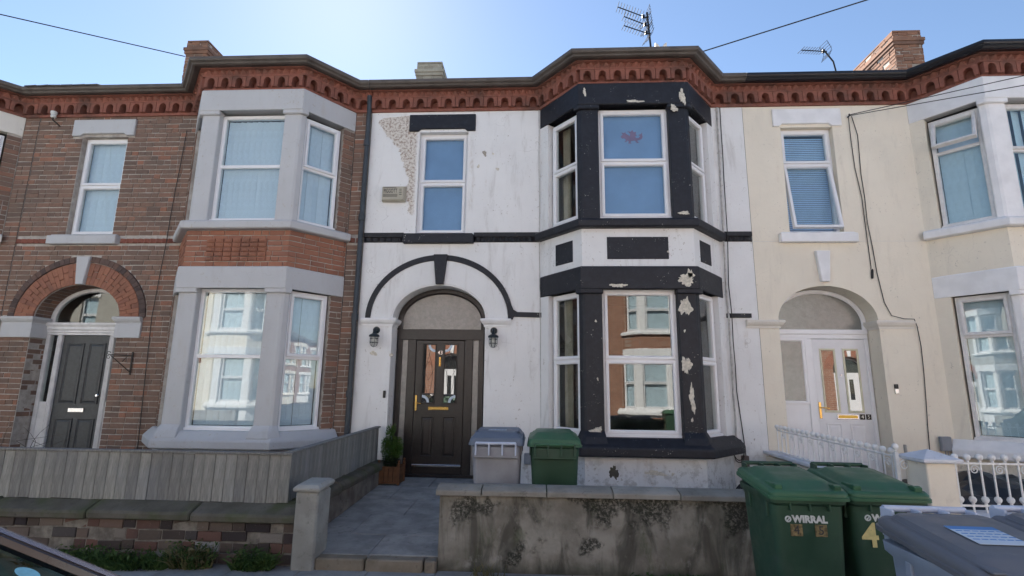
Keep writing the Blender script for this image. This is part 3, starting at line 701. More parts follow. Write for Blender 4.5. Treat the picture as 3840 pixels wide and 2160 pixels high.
# ------------------------------------------------------------------ house 1: brown brick
CLF, CMD, CRT = -4.51, 1.42, 7.33
def brick_house(c, xl, xr, name, label, wallm, stone_, gut, full=True, frame='upvc'):
    H = thing(name, label, 'house', (c, 8, 0))
    house_shell(H, xl, xr, 'mortar' if full else wallm, .010 if full else 0)
    return H
H1 = brick_house(CLF, -4.26, 1.665, 'brick_house', 'brown brick terraced house with pale grey painted window surrounds and dark panelled door', 'brick', 'grey_stone', 'gutter_hazed')
bay_parts(H1, 'grey_stone', 'mortar', 'grey_stone', 'grey_stone', 'grey_stone', 'mortar', ins=.012)
bay_windows(H1, 'vertical', 'vertical', 'vertical', 'vertical', nsl=10, sash=(False, False))
small_window(H1, 'vertical'); lintel_and_sill(H1, 'grey_stone', 'grey_stone')
cornice(H1, -4.26, 1.665, 'cornice', 'gutter_hazed')
keystone(H1, 'grey_stone', 3.20, 3.66)
voussoirs(H1, AA, AB, 1.06, .91, 34, 'voussoir', 'redbrick', True)
voussoirs(H1, 1.065, .915, 1.17, 1.015, 40, 'arch_header', 'darkbrick', False, -.02)
B = []
def ex1(z):
    iv = []; A = lambda a, b: iv.append((a+4.26, b+4.26))
    if 4.045 < z < 5.83: A(-3.42, -2.60)
    if 5.82 < z < 6.14: A(-3.60, -2.48)
    if 3.87 < z < 4.05: A(-3.67, -2.45)
    if z > ASP:
        k = (z-ASP)/1.02
        if k < 1: w = 1.18*math.sqrt(1-k*k); A(AX-w, AX+w)
    else: A(AX-AA, AX+AA)
    if 2.32 < z < ASP+.01: A(-4.26, AX-AA); A(AX+AA, -1.87)
    if 3.885 < z < 3.995: A(-4.26, -1.4)
    return iv
lay(B, (-4.26, 0), (1, 0), 2.86, .0, 6.216, ex1)
lay(B, (1.40, 0), (1, 0), .265, .0, 6.216, lambda z: [(0, 1)] if 3.885 < z < 3.995 else [])
d = (.6/CL, .7/CL)
for z0, z1 in ((.98, 3.0), (4.06, 5.82)):
    lay(B, (.8+.6*.79, -.7+.7*.79), d, .21*CL, z0, z1, lambda z: []); lay(B, (-1.4, 0), (d[0], -d[1]), .21*CL, z0, z1, lambda z: [])
for org, dd, L in (((-1.4, 0), (d[0], -d[1]), CL), ((-.8, -.7), (1, 0), 1.6), ((.8, -.7), d, CL)):
    lay(B, org, dd, L, 3.335, 3.90, lambda z: [], 'redbrick', .08)
lay(B, (AX-AA, .012), (0, 1), .30, .0, 2.32, lambda z: [])
emit_bricks(H1, B, 300, key=lambda p: (H1.location+p-CAMP).length + (9 if p.z < .6 else 0))
# ornamental panel and string courses
def toothrow(H, x0, x1, z, mat, n=None):
    def mk():
        m = MB(); m.add([(-.05, 0, 0), (.05, 0, 0), (.05, 0, .075), (-.05, 0, .075), (0, -.04, .07), (0, -.035, .01)], [(0, 5, 4, 3), (5, 1, 2, 4), (3, 4, 2), (0, 1, 5)]); return mesh_of(m, 'dentil', mat)
    me = cached(('dentil', mat), mk); k = round((x1-x0)/.10)
    for i in range(k): link('dentil', me, H, (x0+(x1-x0)*(i+.5)/k, -.004, z))
toothrow(H1, -4.26, -3.68, 3.90, 'cornice'); toothrow(H1, -2.44, -1.42, 3.90, 'cornice'); toothrow(H1, 1.42, 1.66, 3.90, 'cornice')
def mkorn():
    m = MB(); m.box(-.06, .06, -.018, .01, -.028, .028); m.box(-.035, .035, -.026, 0, -.014, .014); return mesh_of(m, 'panel_brick', 'redbrick', .004)
me = mkorn()
for r in range(5):
    for i in range(7): link('panel_brick', me, H1, (-.40+.133*i, -.702, 3.45+.072*r))
def impost(H, mat, blocks=False, zs=0., xo=-1.85):
    pr = [(0, 2.545+zs), (.016, 2.545+zs), (.022, 2.575+zs), (.05, 2.60+zs), (.07, 2.635+zs), (.07, 2.66+zs), (.055, 2.668+zs), (-.02, 2.668+zs), (-.02, 2.545+zs)]
    L, Rr = [(-4.20, 0), (AX-AA, 0), (AX-AA, .27)], [(AX+AA, .27), (AX+AA, 0), (xo, 0)]
    for pl in (L, Rr):
        MB().sweep(pl, pr).build('impost', mat, H)
        if blocks: MB().sweep(pl, [(-.05, 2.33), (.03, 2.33), (.03, 2.55), (-.05, 2.55)]).build('impost_block', mat, H, .006)
impost(H1, 'grey_stone', True)
for i in range(26):
    t0, t1 = 180-180*i/26, 180-180*(i+1)/26
    for ya, yb in ((.03, .155), (.16, .30)):
        E_ = lambda t, k: Vector((AX+(AA-k)*math.cos(R(t)), 0, ASP+(AB-k)*math.sin(R(t)))); m = MB(); q = [E_(t0-.35, .004), E_(t1+.35, .004)]; q2 = [E_(t1+.35, -.03), E_(t0-.35, -.03)]
        m.loft([[v+Vector((0, y, 0)) for v in q+q2] for y in (ya, yb)]); m.build('soffit_brick', 'brick', H1)
# door, posts, fanlight of the brick house
DY = .30
fan_frame(H1, 'fanlight_frame', 'upvc_old', DY, 'glass', 2.60, .06)
m = MB(); m.sweep([(AX-.72, DY), (AX+.72, DY)], [(-.08, 2.40), (.03, 2.40), (.03, 2.43), (.045, 2.44), (.045, 2.47), (.06, 2.49), (.06, 2.53), (.085, 2.57), (.085, 2.60), (-.08, 2.61)]); m.build('door_transom', 'upvc_old', H1)
for a, b in ((-.72, -.655), (-.525, -.445), (.385, .465), (.60, .72)):
    m = MB(); m.box(AX+a, AX+b, DY-.02, DY+.06, .2, 2.40)
    for k in range(3): m.box(AX+a+(b-a)*(k+.5)/3.2, AX+a+(b-a)*(k+.5)/3.2+.010, DY-.028, DY-.018, .2, 2.40)
    m.build('door_post', 'upvc_old', H1, .003)
for a, b in ((-.655, -.525), (.465, .60)):
    MB().box(AX+a, AX+b, DY+.012, DY+.018, 1.31, 2.40).build('sidelight_pane', 'glass', H1); MB().box(AX+a, AX+b, DY+.0, DY+.04, .2, 1.31).build('sidelight_panel', 'upvc_old', H1)
D1 = MB().box(AX-.445, AX+.385, DY+.02, DY+.065, .24, 2.395).build('door', 'door_slate', H1, .003)
for a, b in ((-.36, -.06), (.02, .31)):
    panel(D1, AX+a, AX+b, 1.28, 2.27, DY+.02, 'door_slate', .014); panel(D1, AX+a, AX+b, .42, 1.05, DY+.02, 'door_slate', .014)
m = MB(); m.box(AX-.15, AX+.11, DY-.002, DY+.02, 1.15, 1.215); m.box(AX-.12, AX+.08, DY-.008, DY, 1.165, 1.20); m.build('letterbox', 'chrome', D1, .004)
MB().lathe([(.008, .03), (.012, 0), (.028, -.012), (.03, -.03), (.018, -.045)], (AX+.33, DY, 1.42), 'y', 10).build('door_knob', 'chrome', D1, smooth=True)
# drain pipe between the brick and the white house
m = MB(); m.tube([(1.64, -.10, 6.45), (1.64, -.07, 6.2), (1.64, -.07, 2.75), (1.64, -.10, 2.65), (1.64, -.07, 2.5), (1.64, -.07, .3)], .038, 10)
for z in (5.6, 4.3, 2.68, 1.5): m.lathe([(.05, -.05), (.052, 0), (.05, .05)], (1.64, -.08, z), 'z', 10)
o = m.build('drainpipe', simple('blue_grey_pipe', (.045, .055, .065), .5, .15), H1, smooth=True)
chimney(H1, -4.54, -3.98, 3.5, 5.6, 7.9, 10.27)
m = MB()
for i in range(6): m.box(-.105, .105, 0, .12, 0, .018)
tm = mesh_of(MB().box(-.105, .105, -.06, .2, 0, .02), 'eave_tile', 'slate', .003)
for i in range(6): o = link('eave_tile', tm, H1, (-4.22+.22*i, -.27, 6.628)); o.rotation_euler = (R(20), R(random.uniform(-4, 1)), 0)

# far-left neighbour, only its bay's right side and a strip of wall show
H0 = thing('brick_house', 'red painted brick house with cream window surrounds beyond the brown brick one', 'house', (CLF-5.93, 8, 0))
house_shell(H0, -4.26, 1.665, 'mortar', .010)
bay_parts(H0, 'cream_stone', 'mortar', 'cream_stone', 'cream_stone', 'cream_stone', 'mortar', ins=.012)
bay_windows(H0, None, None, 'vertical', 'vertical', only='r', sash=(False, False)); cornice(H0, -4.26, 1.665, simple('maroon_painted_brick', (.19, .065, .06), .8, .2, 12, .3) and 'cornice', 'gutter_hazed')
B = []
lay(B, (1.40, 0), (1, 0), .262, .0, 6.216, lambda z: [])
for z0, z1 in ((.98, 3.0), (4.06, 5.82)): lay(B, (.8+.6*.79, -.7+.7*.79), d, .21*CL, z0, z1, lambda z: [])
lay(B, (.8, -.7), d, CL, 3.335, 3.90, lambda z: [], 'redbrick', .08)
emit_bricks(H0, B, 300)

# ------------------------------------------------------------------ house 2: white painted, black trim, number 43
H2 = thing('painted_house', 'white painted terraced house with peeling black window trim and dark arched doorway', 'house', (CMD, 8, 0))
house_shell(H2, -4.255, 1.905, 'white_wall', 0)
bay_parts(H2, 'white_plain', 'white_plain', 'black_paint', 'black_paint', 'black_paint', 'white_plain', so=.03)
def dragon(o, w, h, tz):
    P = [(-.16, .02), (-.13, .06), (-.15, .09), (-.11, .08), (-.09, .10), (-.085, .07), (-.05, .05), (-.03, .03), (-.02, .07), (-.06, .11), (-.01, .10), (.01, .13), (.03, .09), (.07, .10), (.055, .06), (.08, .04), (.05, .03), (.06, .0), (.10, .0), (.12, .03), (.10, .05), (.13, .06), (.155, .09), (.15, .05), (.16, .02), (.14, -.02), (.10, -.035), (.08, -.03), (.085, -.06), (.11, -.075), (.07, -.078), (.055, -.05), (.04, -.04), (-.01, -.045), (-.02, -.07), (.0, -.085), (-.05, -.085), (-.045, -.05), (-.06, -.035), (-.08, -.06), (-.11, -.06), (-.09, -.045), (-.085, -.02), (-.11, .0), (-.13, -.01)]
    m = MB(); m.prism([(x*1.05, z*1.05) for x, z in P], XZ, .070, .0735)
    q = m.build('dragon_print', 'red_print', o); q.location.z = (tz+h)/2
bay_windows(H2, None, 'roller', 'curtain', 'curtain', ex=dragon)
small_window(H2, 'roller'); lintel_and_sill(H2, 'black_paint', 'black_paint')
cornice(H2, -4.255, 1.905, 'cornice', 'gutter_hazed')
keystone(H2, 'black_paint', 3.21, 3.69, .112, .062)
impost(H2, 'white_stone')
def arch_ring(H, a0, b0, a1, b1, y, mat, name, n=40):
    O, I = ell(AX, ASP, a1, b1, n), ell(AX, ASP, a0, b0, n); MB().prism(O+I[::-1], XZ, y, .02).build(name, mat, H, .003)
arch_ring(H2, AA+.02, AB+.02, 1.085, .94, -.010, 'white_plain', 'arch_band')
arch_ring(H2, 1.085, .94, 1.165, 1.03, -.028, 'black_paint', 'arch_moulding')
m = MB(); m.prism([(-1.83, 2.665), (-1.80, 2.70), (-1.40, 2.69), (-1.36, 2.69), (-1.36, 2.765), (-1.75, 2.775), (-1.81, 2.81), (-1.85, 2.90), (-1.90, 2.88)], XZ, -.026, .02); m.build('band_moulding', 'black_paint', H2)
MB().box(1.43, 1.80, -.026, .02, 2.70, 2.768).build('band_moulding', 'black_paint', H2, .004)
for x0, x1 in ((-4.25, -3.60), (-2.46, -1.40), (1.40, 1.90)):
    MB().box(x0, x1, -.035, .02, 3.985, 4.058).build('string_course', 'black_string', H2, .004); MB().box(x0, x1, -.006, .02, 3.90, 3.985).build('string_back', 'black_string', H2); toothrow(H2, x0, x1, 3.905, 'black_string')
MB().box(-.44, .435, -.706, -.66, 3.445, 3.775).build('bay_panel', 'black_paint', H2, .004)
for s in (-1, 1):
    A = Vector((s*(.8+.6*.2), -.7+.7*.2)); Bv = Vector((s*(.8+.6*.6), -.7+.7*.6)); n = Vector((s*.7, -.6))/CL*.006
    m = MB(); a, b = A+n, Bv+n; a2, b2 = A-n, Bv-n
    m.prism([(a.x, a.y), (b.x, b.y), (b2.x, b2.y), (a2.x, a2.y)], XY, 3.44, 3.765); m.build('bay_panel', 'black_paint', H2)
def blotch(H, x, z, rx, rz, y, mat='bare_plaster', seed=0, name='bare_patch'):
    rr = random.Random(seed); n = 54; ph = [rr.uniform(0, 6.3) for _ in range(6)]; P = []
    for i in range(n):
        a = 2*math.pi*i/n; k = 1+.22*math.sin(2*a+ph[0])+.16*math.sin(3*a+ph[1])+.12*math.sin(5*a+ph[2])+.10*math.sin(9*a+ph[3])+.07*math.sin(14*a+ph[4])+rr.uniform(-.07, .07); P.append((x+rx*k*math.cos(a), z+rz*k*math.sin(a)))
    return MB().prism(P, XZ, y-.003, y+.01).build(name, mat, H)
for i, (x, z, rx, rz, y) in enumerate(((.63, 2.76, .07, .13, -.705), (.60, 1.95, .055, .12, -.705), (.655, 1.50, .035, .16, -.705), (.65, 3.14, .12, .075, -.756), (.70, 3.22, .03, .07, -.756), (-.30, 3.05, .10, .028, -.754), (.02, 5.885, .12, .02, -.754), (.60, 5.765, .05, .05, -.747), (.73, 5.95, .04, .12, -.756), (-.73, 6.05, .02, .07, -.756), (.68, 4.13, .06, .03, -.715), (-.64, 1.06, .07, .05, -.712), (.60, 2.42, .012, .018, -.705), (-.62, 2.55, .012, .02, -.705), (-.61, 1.75, .01, .02, -.705), (.64, 1.22, .012, .03, -.705))):
    blotch(H2, x, z, rx, rz, y, 'bare_plaster', i+3)
for i, (x, z, rx, rz) in enumerate(((-2.32, 5.43, .03, .05), (-2.18, 5.42, .015, .02), (-2.1, 5.15, .03, .02), (-2.42, 5.2, .02, .03), (-3.98, 2.12, .05, .035), (-3.7, 2.1, .025, .03))): blotch(H2, x, z, rx, rz, 0, simple('bare_render_chip', (.30, .27, .23), .9) if i == 0 else 'bare_plaster', i+40)
for i, (x, z, rx, rz) in enumerate(((-.42, .53, .05, .09), (.12, .53, .13, .03), (.35, .52, .02, .02))): blotch(H2, x, z, rx, rz, -.70, 'capstone' if i == 0 else 'bare_plaster', i+60)
# door 43
DX = AX-.01; DY = .28; ZF = .255
fan_frame(H2, 'fanlight_frame', 'door_brown', DY, 'frosted', 2.52, .085)
MB().box(DX-.70, DX+.70, DY-.006, DY+.07, 2.36, 2.53).build('door_transom', 'door_brown', H2, .006)
MB().box(DX-.70, DX+.70, DY-.02, DY+.07, .15, ZF+.05).build('door_threshold', 'door_brown', H2, .006)
for a, b in ((-.70, -.615), (-.525, -.39), (.39, .525), (.615, .70)): MB().box(DX+a, DX+b, DY, DY+.07, .2, 2.37).build('door_post', 'door_brown', H2, .008)
for a, b in ((-.615, -.525), (.525, .615)): MB().box(DX+a, DX+b, DY+.025, DY+.032, .3, 2.36).build('sidelight_pane', 'frosted', H2)
D2 = MB().box(DX-.388, DX+.388, DY+.012, DY+.06, ZF+.05, 2.352).build('door', 'door_brown', H2, .004)
Dy = DY+.012
for s in (-1, 1):
    glazed(D2, DX+s*.172-.092, DX+s*.172+.092, 1.38, 2.28, Dy, 'door_brown', 'door_glass')
    panel(D2, DX+s*.172-.10, DX+s*.172+.10, .56, 1.17, Dy, 'door_brown', .012)
    for zc, q in ((2.28, -1), (1.38, 1)):   # curved frosted corners and leading
        P = [(DX+s*.08 + s*r_*math.cos(a), zc+q*r_*math.sin(a)) for r_, aa in ((.115, range(7)), (.075, range(6, -1, -1))) for a in [R(15*k) for k in aa]]
        MB().prism([(x+(.0 if q < 0 else 0), z) for x, z in P] if q < 0 else [(2*(DX+s*.172)-x, z) for x, z in P], XZ, Dy-.0065, Dy-.003).build('frosted_arc', 'label_white', D2)
    m = MB()
    for k in range(2): m.tube([(DX+s*.172+(.06 if k else -.06)*math.sin(R(t*2.2)), Dy-.006, 1.45+t/90*.75) for t in range(0, 91, 6)], .0028, 5)
    m.tube([(DX+s*.172-.085, Dy-.006, 1.9), (DX+s*.172, Dy-.006, 2.02), (DX+s*.172+.085, Dy-.006, 1.9), (DX+s*.172, Dy-.006, 1.72), (DX+s*.172-.085, Dy-.006, 1.9)], .0028, 5); m.build('leading', 'black_plastic', D2)
m = MB(); m.box(DX-.16, DX+.16, Dy-.014, Dy, 1.265, 1.315); m.box(DX-.145, DX+.145, Dy-.02, Dy-.012, 1.275, 1.305); m.build('letterbox', 'brass', D2, .005)
m = MB(); m.box(DX-.372, DX-.342, Dy-.012, Dy, 1.25, 1.49); m.tube([(DX-.357, Dy-.01, 1.37), (DX-.357, Dy-.05, 1.37), (DX-.33, Dy-.055, 1.37), (DX-.26, Dy-.05, 1.362)], .010, 8); m.build('door_handle', 'brass', D2, .003)
m = MB(); m.box(DX-.018, DX+.018, Dy-.012, Dy, 1.94, 2.09); m.box(DX-.010, DX+.010, Dy-.03, Dy-.008, 1.95, 2.06); m.build('knocker', 'brass', D2, .004)
text('door_number', '43', .085, 'chrome', D2, (DX, Dy-.004, 2.155), ext=.003)
m = MB(); m.box(DX-.38, DX+.38, Dy-.03, Dy, .415, .452); m.build('weather_bar', 'chrome', D2, .006)
chimney(H2, -4.45, -3.82, 3.5, 4.3, 7.9, 9.52, cb='palebrick')
m = MB()
for s in (-1, 1):
    P = [(s*.012, 0), (s*.012, .0), (s*.02, .05), (s*.045, .09), (s*.085, .12), (s*.085, 0)]
    m.prism([(x+.41, z) for x, z in (P if s > 0 else P[::-1])], XZ, -.92, -.87)
m.v = [(x, y, z+6.63) for x, y, z in m.v]; m.build('ridge_horns', 'cream_stone', H2)

# ------------------------------------------------------------------ house 3: cream render, number 45
H3 = thing('rendered_house', 'cream rendered terraced house with white stone trim and white front door', 'house', (CRT, 8, 0))
house_shell(H3, -4.00, 1.70, 'cream_wall', 0, winrect=(-3.42, -2.60, 4.05, 5.82))
bay_parts(H3, 'cream_wall', 'cream_wall', 'white_stone', 'white_stone', 'white_stone', 'cream_wall')
bay_windows(H3, 'vertical_green', 'vertical_green', 'vertical_green', 'vertical_green', str_lo=2.42, str_up=5.25, tr_lo=2.42, tr_up=5.1, tu=(0, R(24)), frame='upvc_old', nsl=6, only='fl', sash=(False, True))
small_window(H3, 'venetian', 5.22, (R(9), 0)); lintel_and_sill(H3, 'white_stone', 'white_stone', -3.54, -2.46)
cornice(H3, -4.00, 1.70, 'cornice', 'gutter_black')
keystone(H3, 'white_stone', 3.26, 3.74, .108, .062)
impost(H3, 'cream_stone', xo=-1.76)
m = MB(); m.box(-4.0, -1.4, -.004, .01, 3.90, 3.908); m.build('render_joint', 'cream_stone', H3)
DY = .28; ax = AX
fan_frame(H3, 'fanlight_frame', 'upvc', DY, 'frosted_dark', 2.56, .06)
m = MB(); m.box(ax-.72, ax+.72, DY-.01, DY+.07, 2.49, 2.565); m.box(ax-.72, ax+.72, DY+.004, DY+.07, 2.42, 2.49); m.build('door_transom', 'upvc', H3, .006)
for a, b in ((-.72, -.655), (-.245, -.13), (.66, .72)): MB().box(ax+a, ax+b, DY, DY+.07, .3, 2.42).build('door_post', 'upvc', H3, .008)
MB().box(ax-.655, ax-.245, DY+.02, DY+.03, 1.47, 2.42).build('sidelight_pane', 'frosted_dark', H3)
m = MB(); m.frame(ax-.66, ax-.24, 1.43, 2.425, .045, DY+.005, DY+.05); m.build('sidelight_frame', 'upvc', H3)
MB().box(ax-.655, ax-.245, DY+.02, DY+.05, .3, 1.435).build('sidelight_panel', 'upvc', H3)
D3 = MB().box(ax-.13, ax+.66, DY+.012, DY+.06, .42, 2.415).build('door', 'door_white', H3, .004); Dy = DY+.012
for a, b in ((.0, .175), (.345, .52)):
    glazed(D3, ax+a, ax+b, 1.34, 2.24, Dy, 'cream_trim', 'door_glass', .03); panel(D3, ax+a-.02, ax+b+.02, .56, 1.15, Dy, 'door_white', .008)
m = MB(); m.box(ax+.14, ax+.45, Dy-.014, Dy, 1.215, 1.285); m.build('letterbox', 'chrome', D3, .004); MB().box(ax+.155, ax+.435, Dy-.02, Dy-.012, 1.228, 1.272).build('letter_flap', 'gold_flap', D3, .004)
m = MB(); m.box(ax-.115, ax-.08, Dy-.012, Dy, 1.22, 1.46); m.tube([(ax-.097, Dy-.01, 1.38), (ax-.097, Dy-.05, 1.38), (ax-.06, Dy-.055, 1.38), (ax+.02, Dy-.05, 1.37)], .010, 8); m.build('door_handle', 'brass', D3, .003)
MB().lathe([(.012, 0), (.014, -.006), (.01, -.01)], (ax+.26, Dy, 1.87), 'y', 10).build('spy_hole', 'chrome', D3)
for k, ch in ((.51, '4'), (.60, '5')):
    q = MB().box(ax+k-.038, ax+k+.038, Dy-.006, Dy, 1.21, 1.29).build('number_plate', 'black_plastic', D3, .002); text('door_number', ch, .075, 'silver_plate', D3, (ax+k, Dy-.007, 1.25))
chimney(H3, 1.12, 1.77, 3.5, 5.2, 7.9, 10.1)

# ------------------------------------------------------------------ terrace across the street (seen in the panes)
for k, (c, wm, st, lab) in enumerate(((-13.2, 'cream_wall', 'white_stone', 'cream rendered terraced house across the street, facing the red painted brick house'), (-7.2, 'grey_render', 'white_stone', 'pale grey rendered terraced house across the street with white bay'), (-1.05, 'oppbrick', 'white_stone', 'red brick terraced house across the street with white bay, facing the white house'), (4.9, 'oppbrick', 'white_stone', 'red brick terraced house across the street with white bay, facing the cream house'), (10.9, 'oppbrick', 'cream_stone', 'red brick terraced house across the street with cream stone bay'))):
    H = thing('terraced_house', lab, 'house', (c, -7.7, 0), 0, 'houses across the street'); H.scale = (1, -1, 1); H.rotation_euler.z = 0
    house_shell(H, -4.2, 1.74, wm, 0); bay_parts(H, st, wm, st, st, st, wm)
    bay_windows(H, 'vertical', 'vertical', 'vertical', 'vertical', nsl=4); small_window(H, 'vertical', nsl=3); lintel_and_sill(H, st, st); cornice(H, -4.2, 1.74, 'cornice', 'gutter_black', False)
    keystone(H, st); arch_ring(H, AA+.02, AB+.02, 1.1, .96, -.012, 'redbrick', 'arch_band')
    fan_frame(H, 'fanlight_frame', 'upvc', .28, 'door_glass', 2.5); Dd = MB().box(AX-.72, AX+.72, .28, .34, .2, 2.5).build('door', 'door_white', H, .004)
    for s in (-1, 1): MB().box(AX+s*.16-.09, AX+s*.16+.09, .27, .279, 1.3, 2.2).build('door_pane', 'door_glass', Dd)
    gw = MB().box(c-2.0, c+1.7, -4.95, -4.72, -.1, .72).build('garden_wall', wm if wm == 'oppbrick' else 'coping'); tag(gw, 'low garden wall in front of %s' % lab[:lab.index(' across')] + (', left of the row' if k == 0 else ', number %s of the far row' % 'abcde'[k] if False else ' across the street'), 'wall', 'garden walls across the street')

# ------------------------------------------------------------------ front gardens
# rendered wall of number 43 with its coping stones
w43 = thing('garden_wall', 'mossy grey rendered garden wall with pale coping stones before the white house', 'wall', (-.90, 5.0, 0))
def P(o, mb, name, mat, **k): mb.v = [(x-o.location.x, y-o.location.y, z-o.location.z) for x, y, z in mb.v]; return mb.build(name, mat, o, **k)
m = MB(); N = 34
front = [[(-.90+4.16*i/N, 5.0+random.uniform(-.006, .006), z) for i in range(N+1)] for z in (-.05, .22, .45, .65)]
for j in range(3):
    for i in range(N): m.quad(front[j][i], front[j][i+1], front[j+1][i+1], front[j+1][i])
m.box(-.90, 3.26, 5.02, 5.22, -.05, .648); m.quad((-.90, 5.0, -.05), (-.90, 5.0, .65), (-.90, 5.22, .65), (-.90, 5.22, -.05))
P(w43, m, 'wall_face', 'wall_render')
xs = [-.935, -.515, .075, .668, 1.262, 1.86, 2.455, 3.05, 3.27]
for a, b in zip(xs, xs[1:]):
    m = MB(); dz = random.uniform(-.003, .003); pr = [(4.945, .648), (4.945, .688), (4.955, .697), (5.02, .715), (5.11, .724), (5.20, .715), (5.265, .697), (5.275, .688), (5.275, .648)]
    m.prism([(y, z+dz) for y, z in pr], lambda u, v, h: Vector((h, u, v)), a+.005, b-.005); P(w43, m, 'coping_stone', 'coping', bevel=.004)
# gate pillar
pl = thing('gate_pillar', 'worn concrete gate pillar with sloped cap between fence and path', 'pillar', (-2.10, 5.05, 0))
m = MB(); m.loft([[Vector((x, y, z)) for x, y in ((-2.205, 4.90), (-1.995, 4.90), (-1.995, 5.20), (-2.205, 5.20))] for z in (-.05, .66)]); P(pl, m, 'shaft', 'pillar', bevel=.015)
m = MB(); m.loft([[Vector((x, y, z+(y-4.9)*.06)) for x, y in ((-2.215-o, 4.885-o), (-1.985+o, 4.885-o), (-1.985+o, 5.22+o), (-2.215-o, 5.22+o))] for o, z in ((0, .66), (.012, .675), (.012, .695), (-.02, .72))]); P(pl, m, 'cap', 'pillar', bevel=.006)
# step stones at the foot of the path
for i, (a, b) in enumerate(((-2.0, -1.55), (-1.54, -1.02), (-1.01, -.90))):
    o = MB().box(a-(a+b)/2+.004, b-(a+b)/2-.004, -.03, .10, -.11, .003).build('step_stone', 'step_stone', None, bevel=.012); o.location = ((a+b)/2, 4.96, .094)
    tag(o, ('long worn sandstone step at the path edge beside the concrete pillar', 'middle worn sandstone step stone at the path edge', 'short sandstone step stone against the rendered wall end')[i], 'step')
# brick wall, capstones and board fence of the brown brick house
wl1 = thing('garden_wall', 'low dark brick garden wall with mossy stone caps under the board fence', 'wall', (-5.6, 5.02, 0))
P(wl1, MB().box(-9.2, -2.2, 5.008, 5.23, -.1, .375), 'mortar_core', 'dirty_mortar')
P(wl1, MB().box(-2.36, -2.28, 5.23, 7.98, -.05, .43), 'side_wall', 'rubble', bevel=.01)
B = []; lay(B, (-9.2, 5.0), (1, 0), 7.0, -.09, .372, lambda z: [], 'wallbrick', .092, 3.)
for p, ang, w, h, dy, mat in B:
    o = link('brick', random.choice(brick_meshes(mat)), wl1, p + Vector((0, dy, 0)) - wl1.location, 0); o.scale = (w, 1.3, h); o.rotation_euler.y = random.uniform(-.02, .02)
for i in range(7):
    a = -2.2-(i+1)*1.0; m = MB(); dz = random.uniform(-.006, .006)
    m.prism([(4.93, .375+dz), (4.925, .44+dz), (4.945, .455+dz), (5.09, .515+dz), (5.27, .515+dz), (5.27, .375+dz)], lambda u, v, h: Vector((h, u, v)), a+.004, a+.996); P(wl1, m, 'capstone', 'capstone', bevel=.012)
for i in range(3):
    y = 5.275+i*.9; m = MB(); k0, k1 = .43+.012*i, .442+.012*i
    m.prism([(-2.45, k0-.02), (-2.24, k0-.02), (-2.235, k0+.05), (-2.28, k0+.085), (-2.45, k0+.10)], lambda u, v, h: Vector((u, h, v)), y+.004, y+.896); P(wl1, m, 'capstone', 'capstone', bevel=.012)
fe = thing('board_fence', 'grey weathered board fence standing on the mossy brick garden wall', 'fence', (-5.3, 5.11, .5))
pm = [mesh_of(MB().loft([[Vector((x+random.uniform(-.001, .001), y, z)) for x, y in ((-.052, 0), (.052, 0), (.052, .018), (-.052, .018))] for z in (0, .2, .44)]), 'plank', 'board', .002) for _ in range(4)]
x = -2.425; 
while x > -8.6:
    o = link('plank', random.choice(pm), fe, (x+5.3, random.uniform(-.004, .004), .012+random.uniform(-.008, .004))); o.rotation_euler.z = random.uniform(-.02, .02); o.rotation_euler.y = random.uniform(-.004, .004); x -= .1075
n = 26
for i in range(n):
    f = (i+.5)/n; y = 5.13+f*2.80; o = link('plank', random.choice(pm), fe, (-2.385+5.3+random.uniform(-.003, .003), y-5.11, .022+.03*f+random.uniform(-.006, .006)), R(90)); o.rotation_euler.z += random.uniform(-.02, .02); o.scale.z = 1.0+.04*f
m = MB(); m.box(-8.6, -2.36, 5.085, 5.155, .952, .974); P(fe, m, 'top_rail', 'board', bevel=.004)
m = MB(); m.prism([(5.155, .962), (7.96, 1.008), (7.96, 1.030), (5.155, .984)], lambda u, v, h: Vector((h, u, v)), -2.445, -2.365); P(fe, m, 'top_rail', 'board', bevel=.004)
for z in (.60, .86): P(fe, MB().box(-8.6, -2.42, 5.135, 5.175, z, z+.06), 'rear_rail', 'board')

# cream house: side wall, pier, railings
cw = thing('side_wall', 'low cream side wall with pale cap carrying the stepped white railings', 'wall', (3.35, 6.5, 0))
m = MB(); m.box(3.27, 3.42, 5.28, 7.98, -.1, .70); P(cw, m, 'wall_body', 'cream_wall')
m = MB(); m.prism([(5.28, .70), (7.985, .735), (7.985, .775), (5.28, .74)], lambda u, v, h: Vector((h, u, v)), 3.235, 3.455); P(cw, m, 'wall_cap', 'white_cap', bevel=.006)
cf = thing('front_wall', 'cream front wall under the white railings behind the wheelie bins', 'wall', (6.4, 5.1, 0))
P(cf, MB().box(3.68, 9.2, 5.02, 5.2, -.1, .52), 'wall_body', 'cream_wall'); P(cf, MB().box(3.68, 9.2, 4.98, 5.24, .52, .57), 'wall_cap', 'white_cap', bevel=.008)
pr_ = thing('gate_pier', 'square cream gate pier with white pyramid cap', 'pier', (3.555, 5.14, 0))
P(pr_, MB().box(3.43, 3.68, 5.0, 5.28, -.1, 1.0), 'shaft', 'cream_wall', bevel=.008)
m = MB(); m.loft([[Vector((x, y, z)) for x, y in ((3.43-o, 5.0-o), (3.68+o, 5.0-o), (3.68+o, 5.28+o), (3.43-o, 5.28+o))] for o, z in ((.035, 1.0), (.045, 1.01), (.045, 1.035))] + [[Vector((3.555+sx*.004, 5.14+sy*.004, 1.105)) for sx, sy in ((-1, -1), (1, -1), (1, 1), (-1, 1))]]); P(pr_, m, 'pyramid_cap', 'white_cap', bevel=.003)
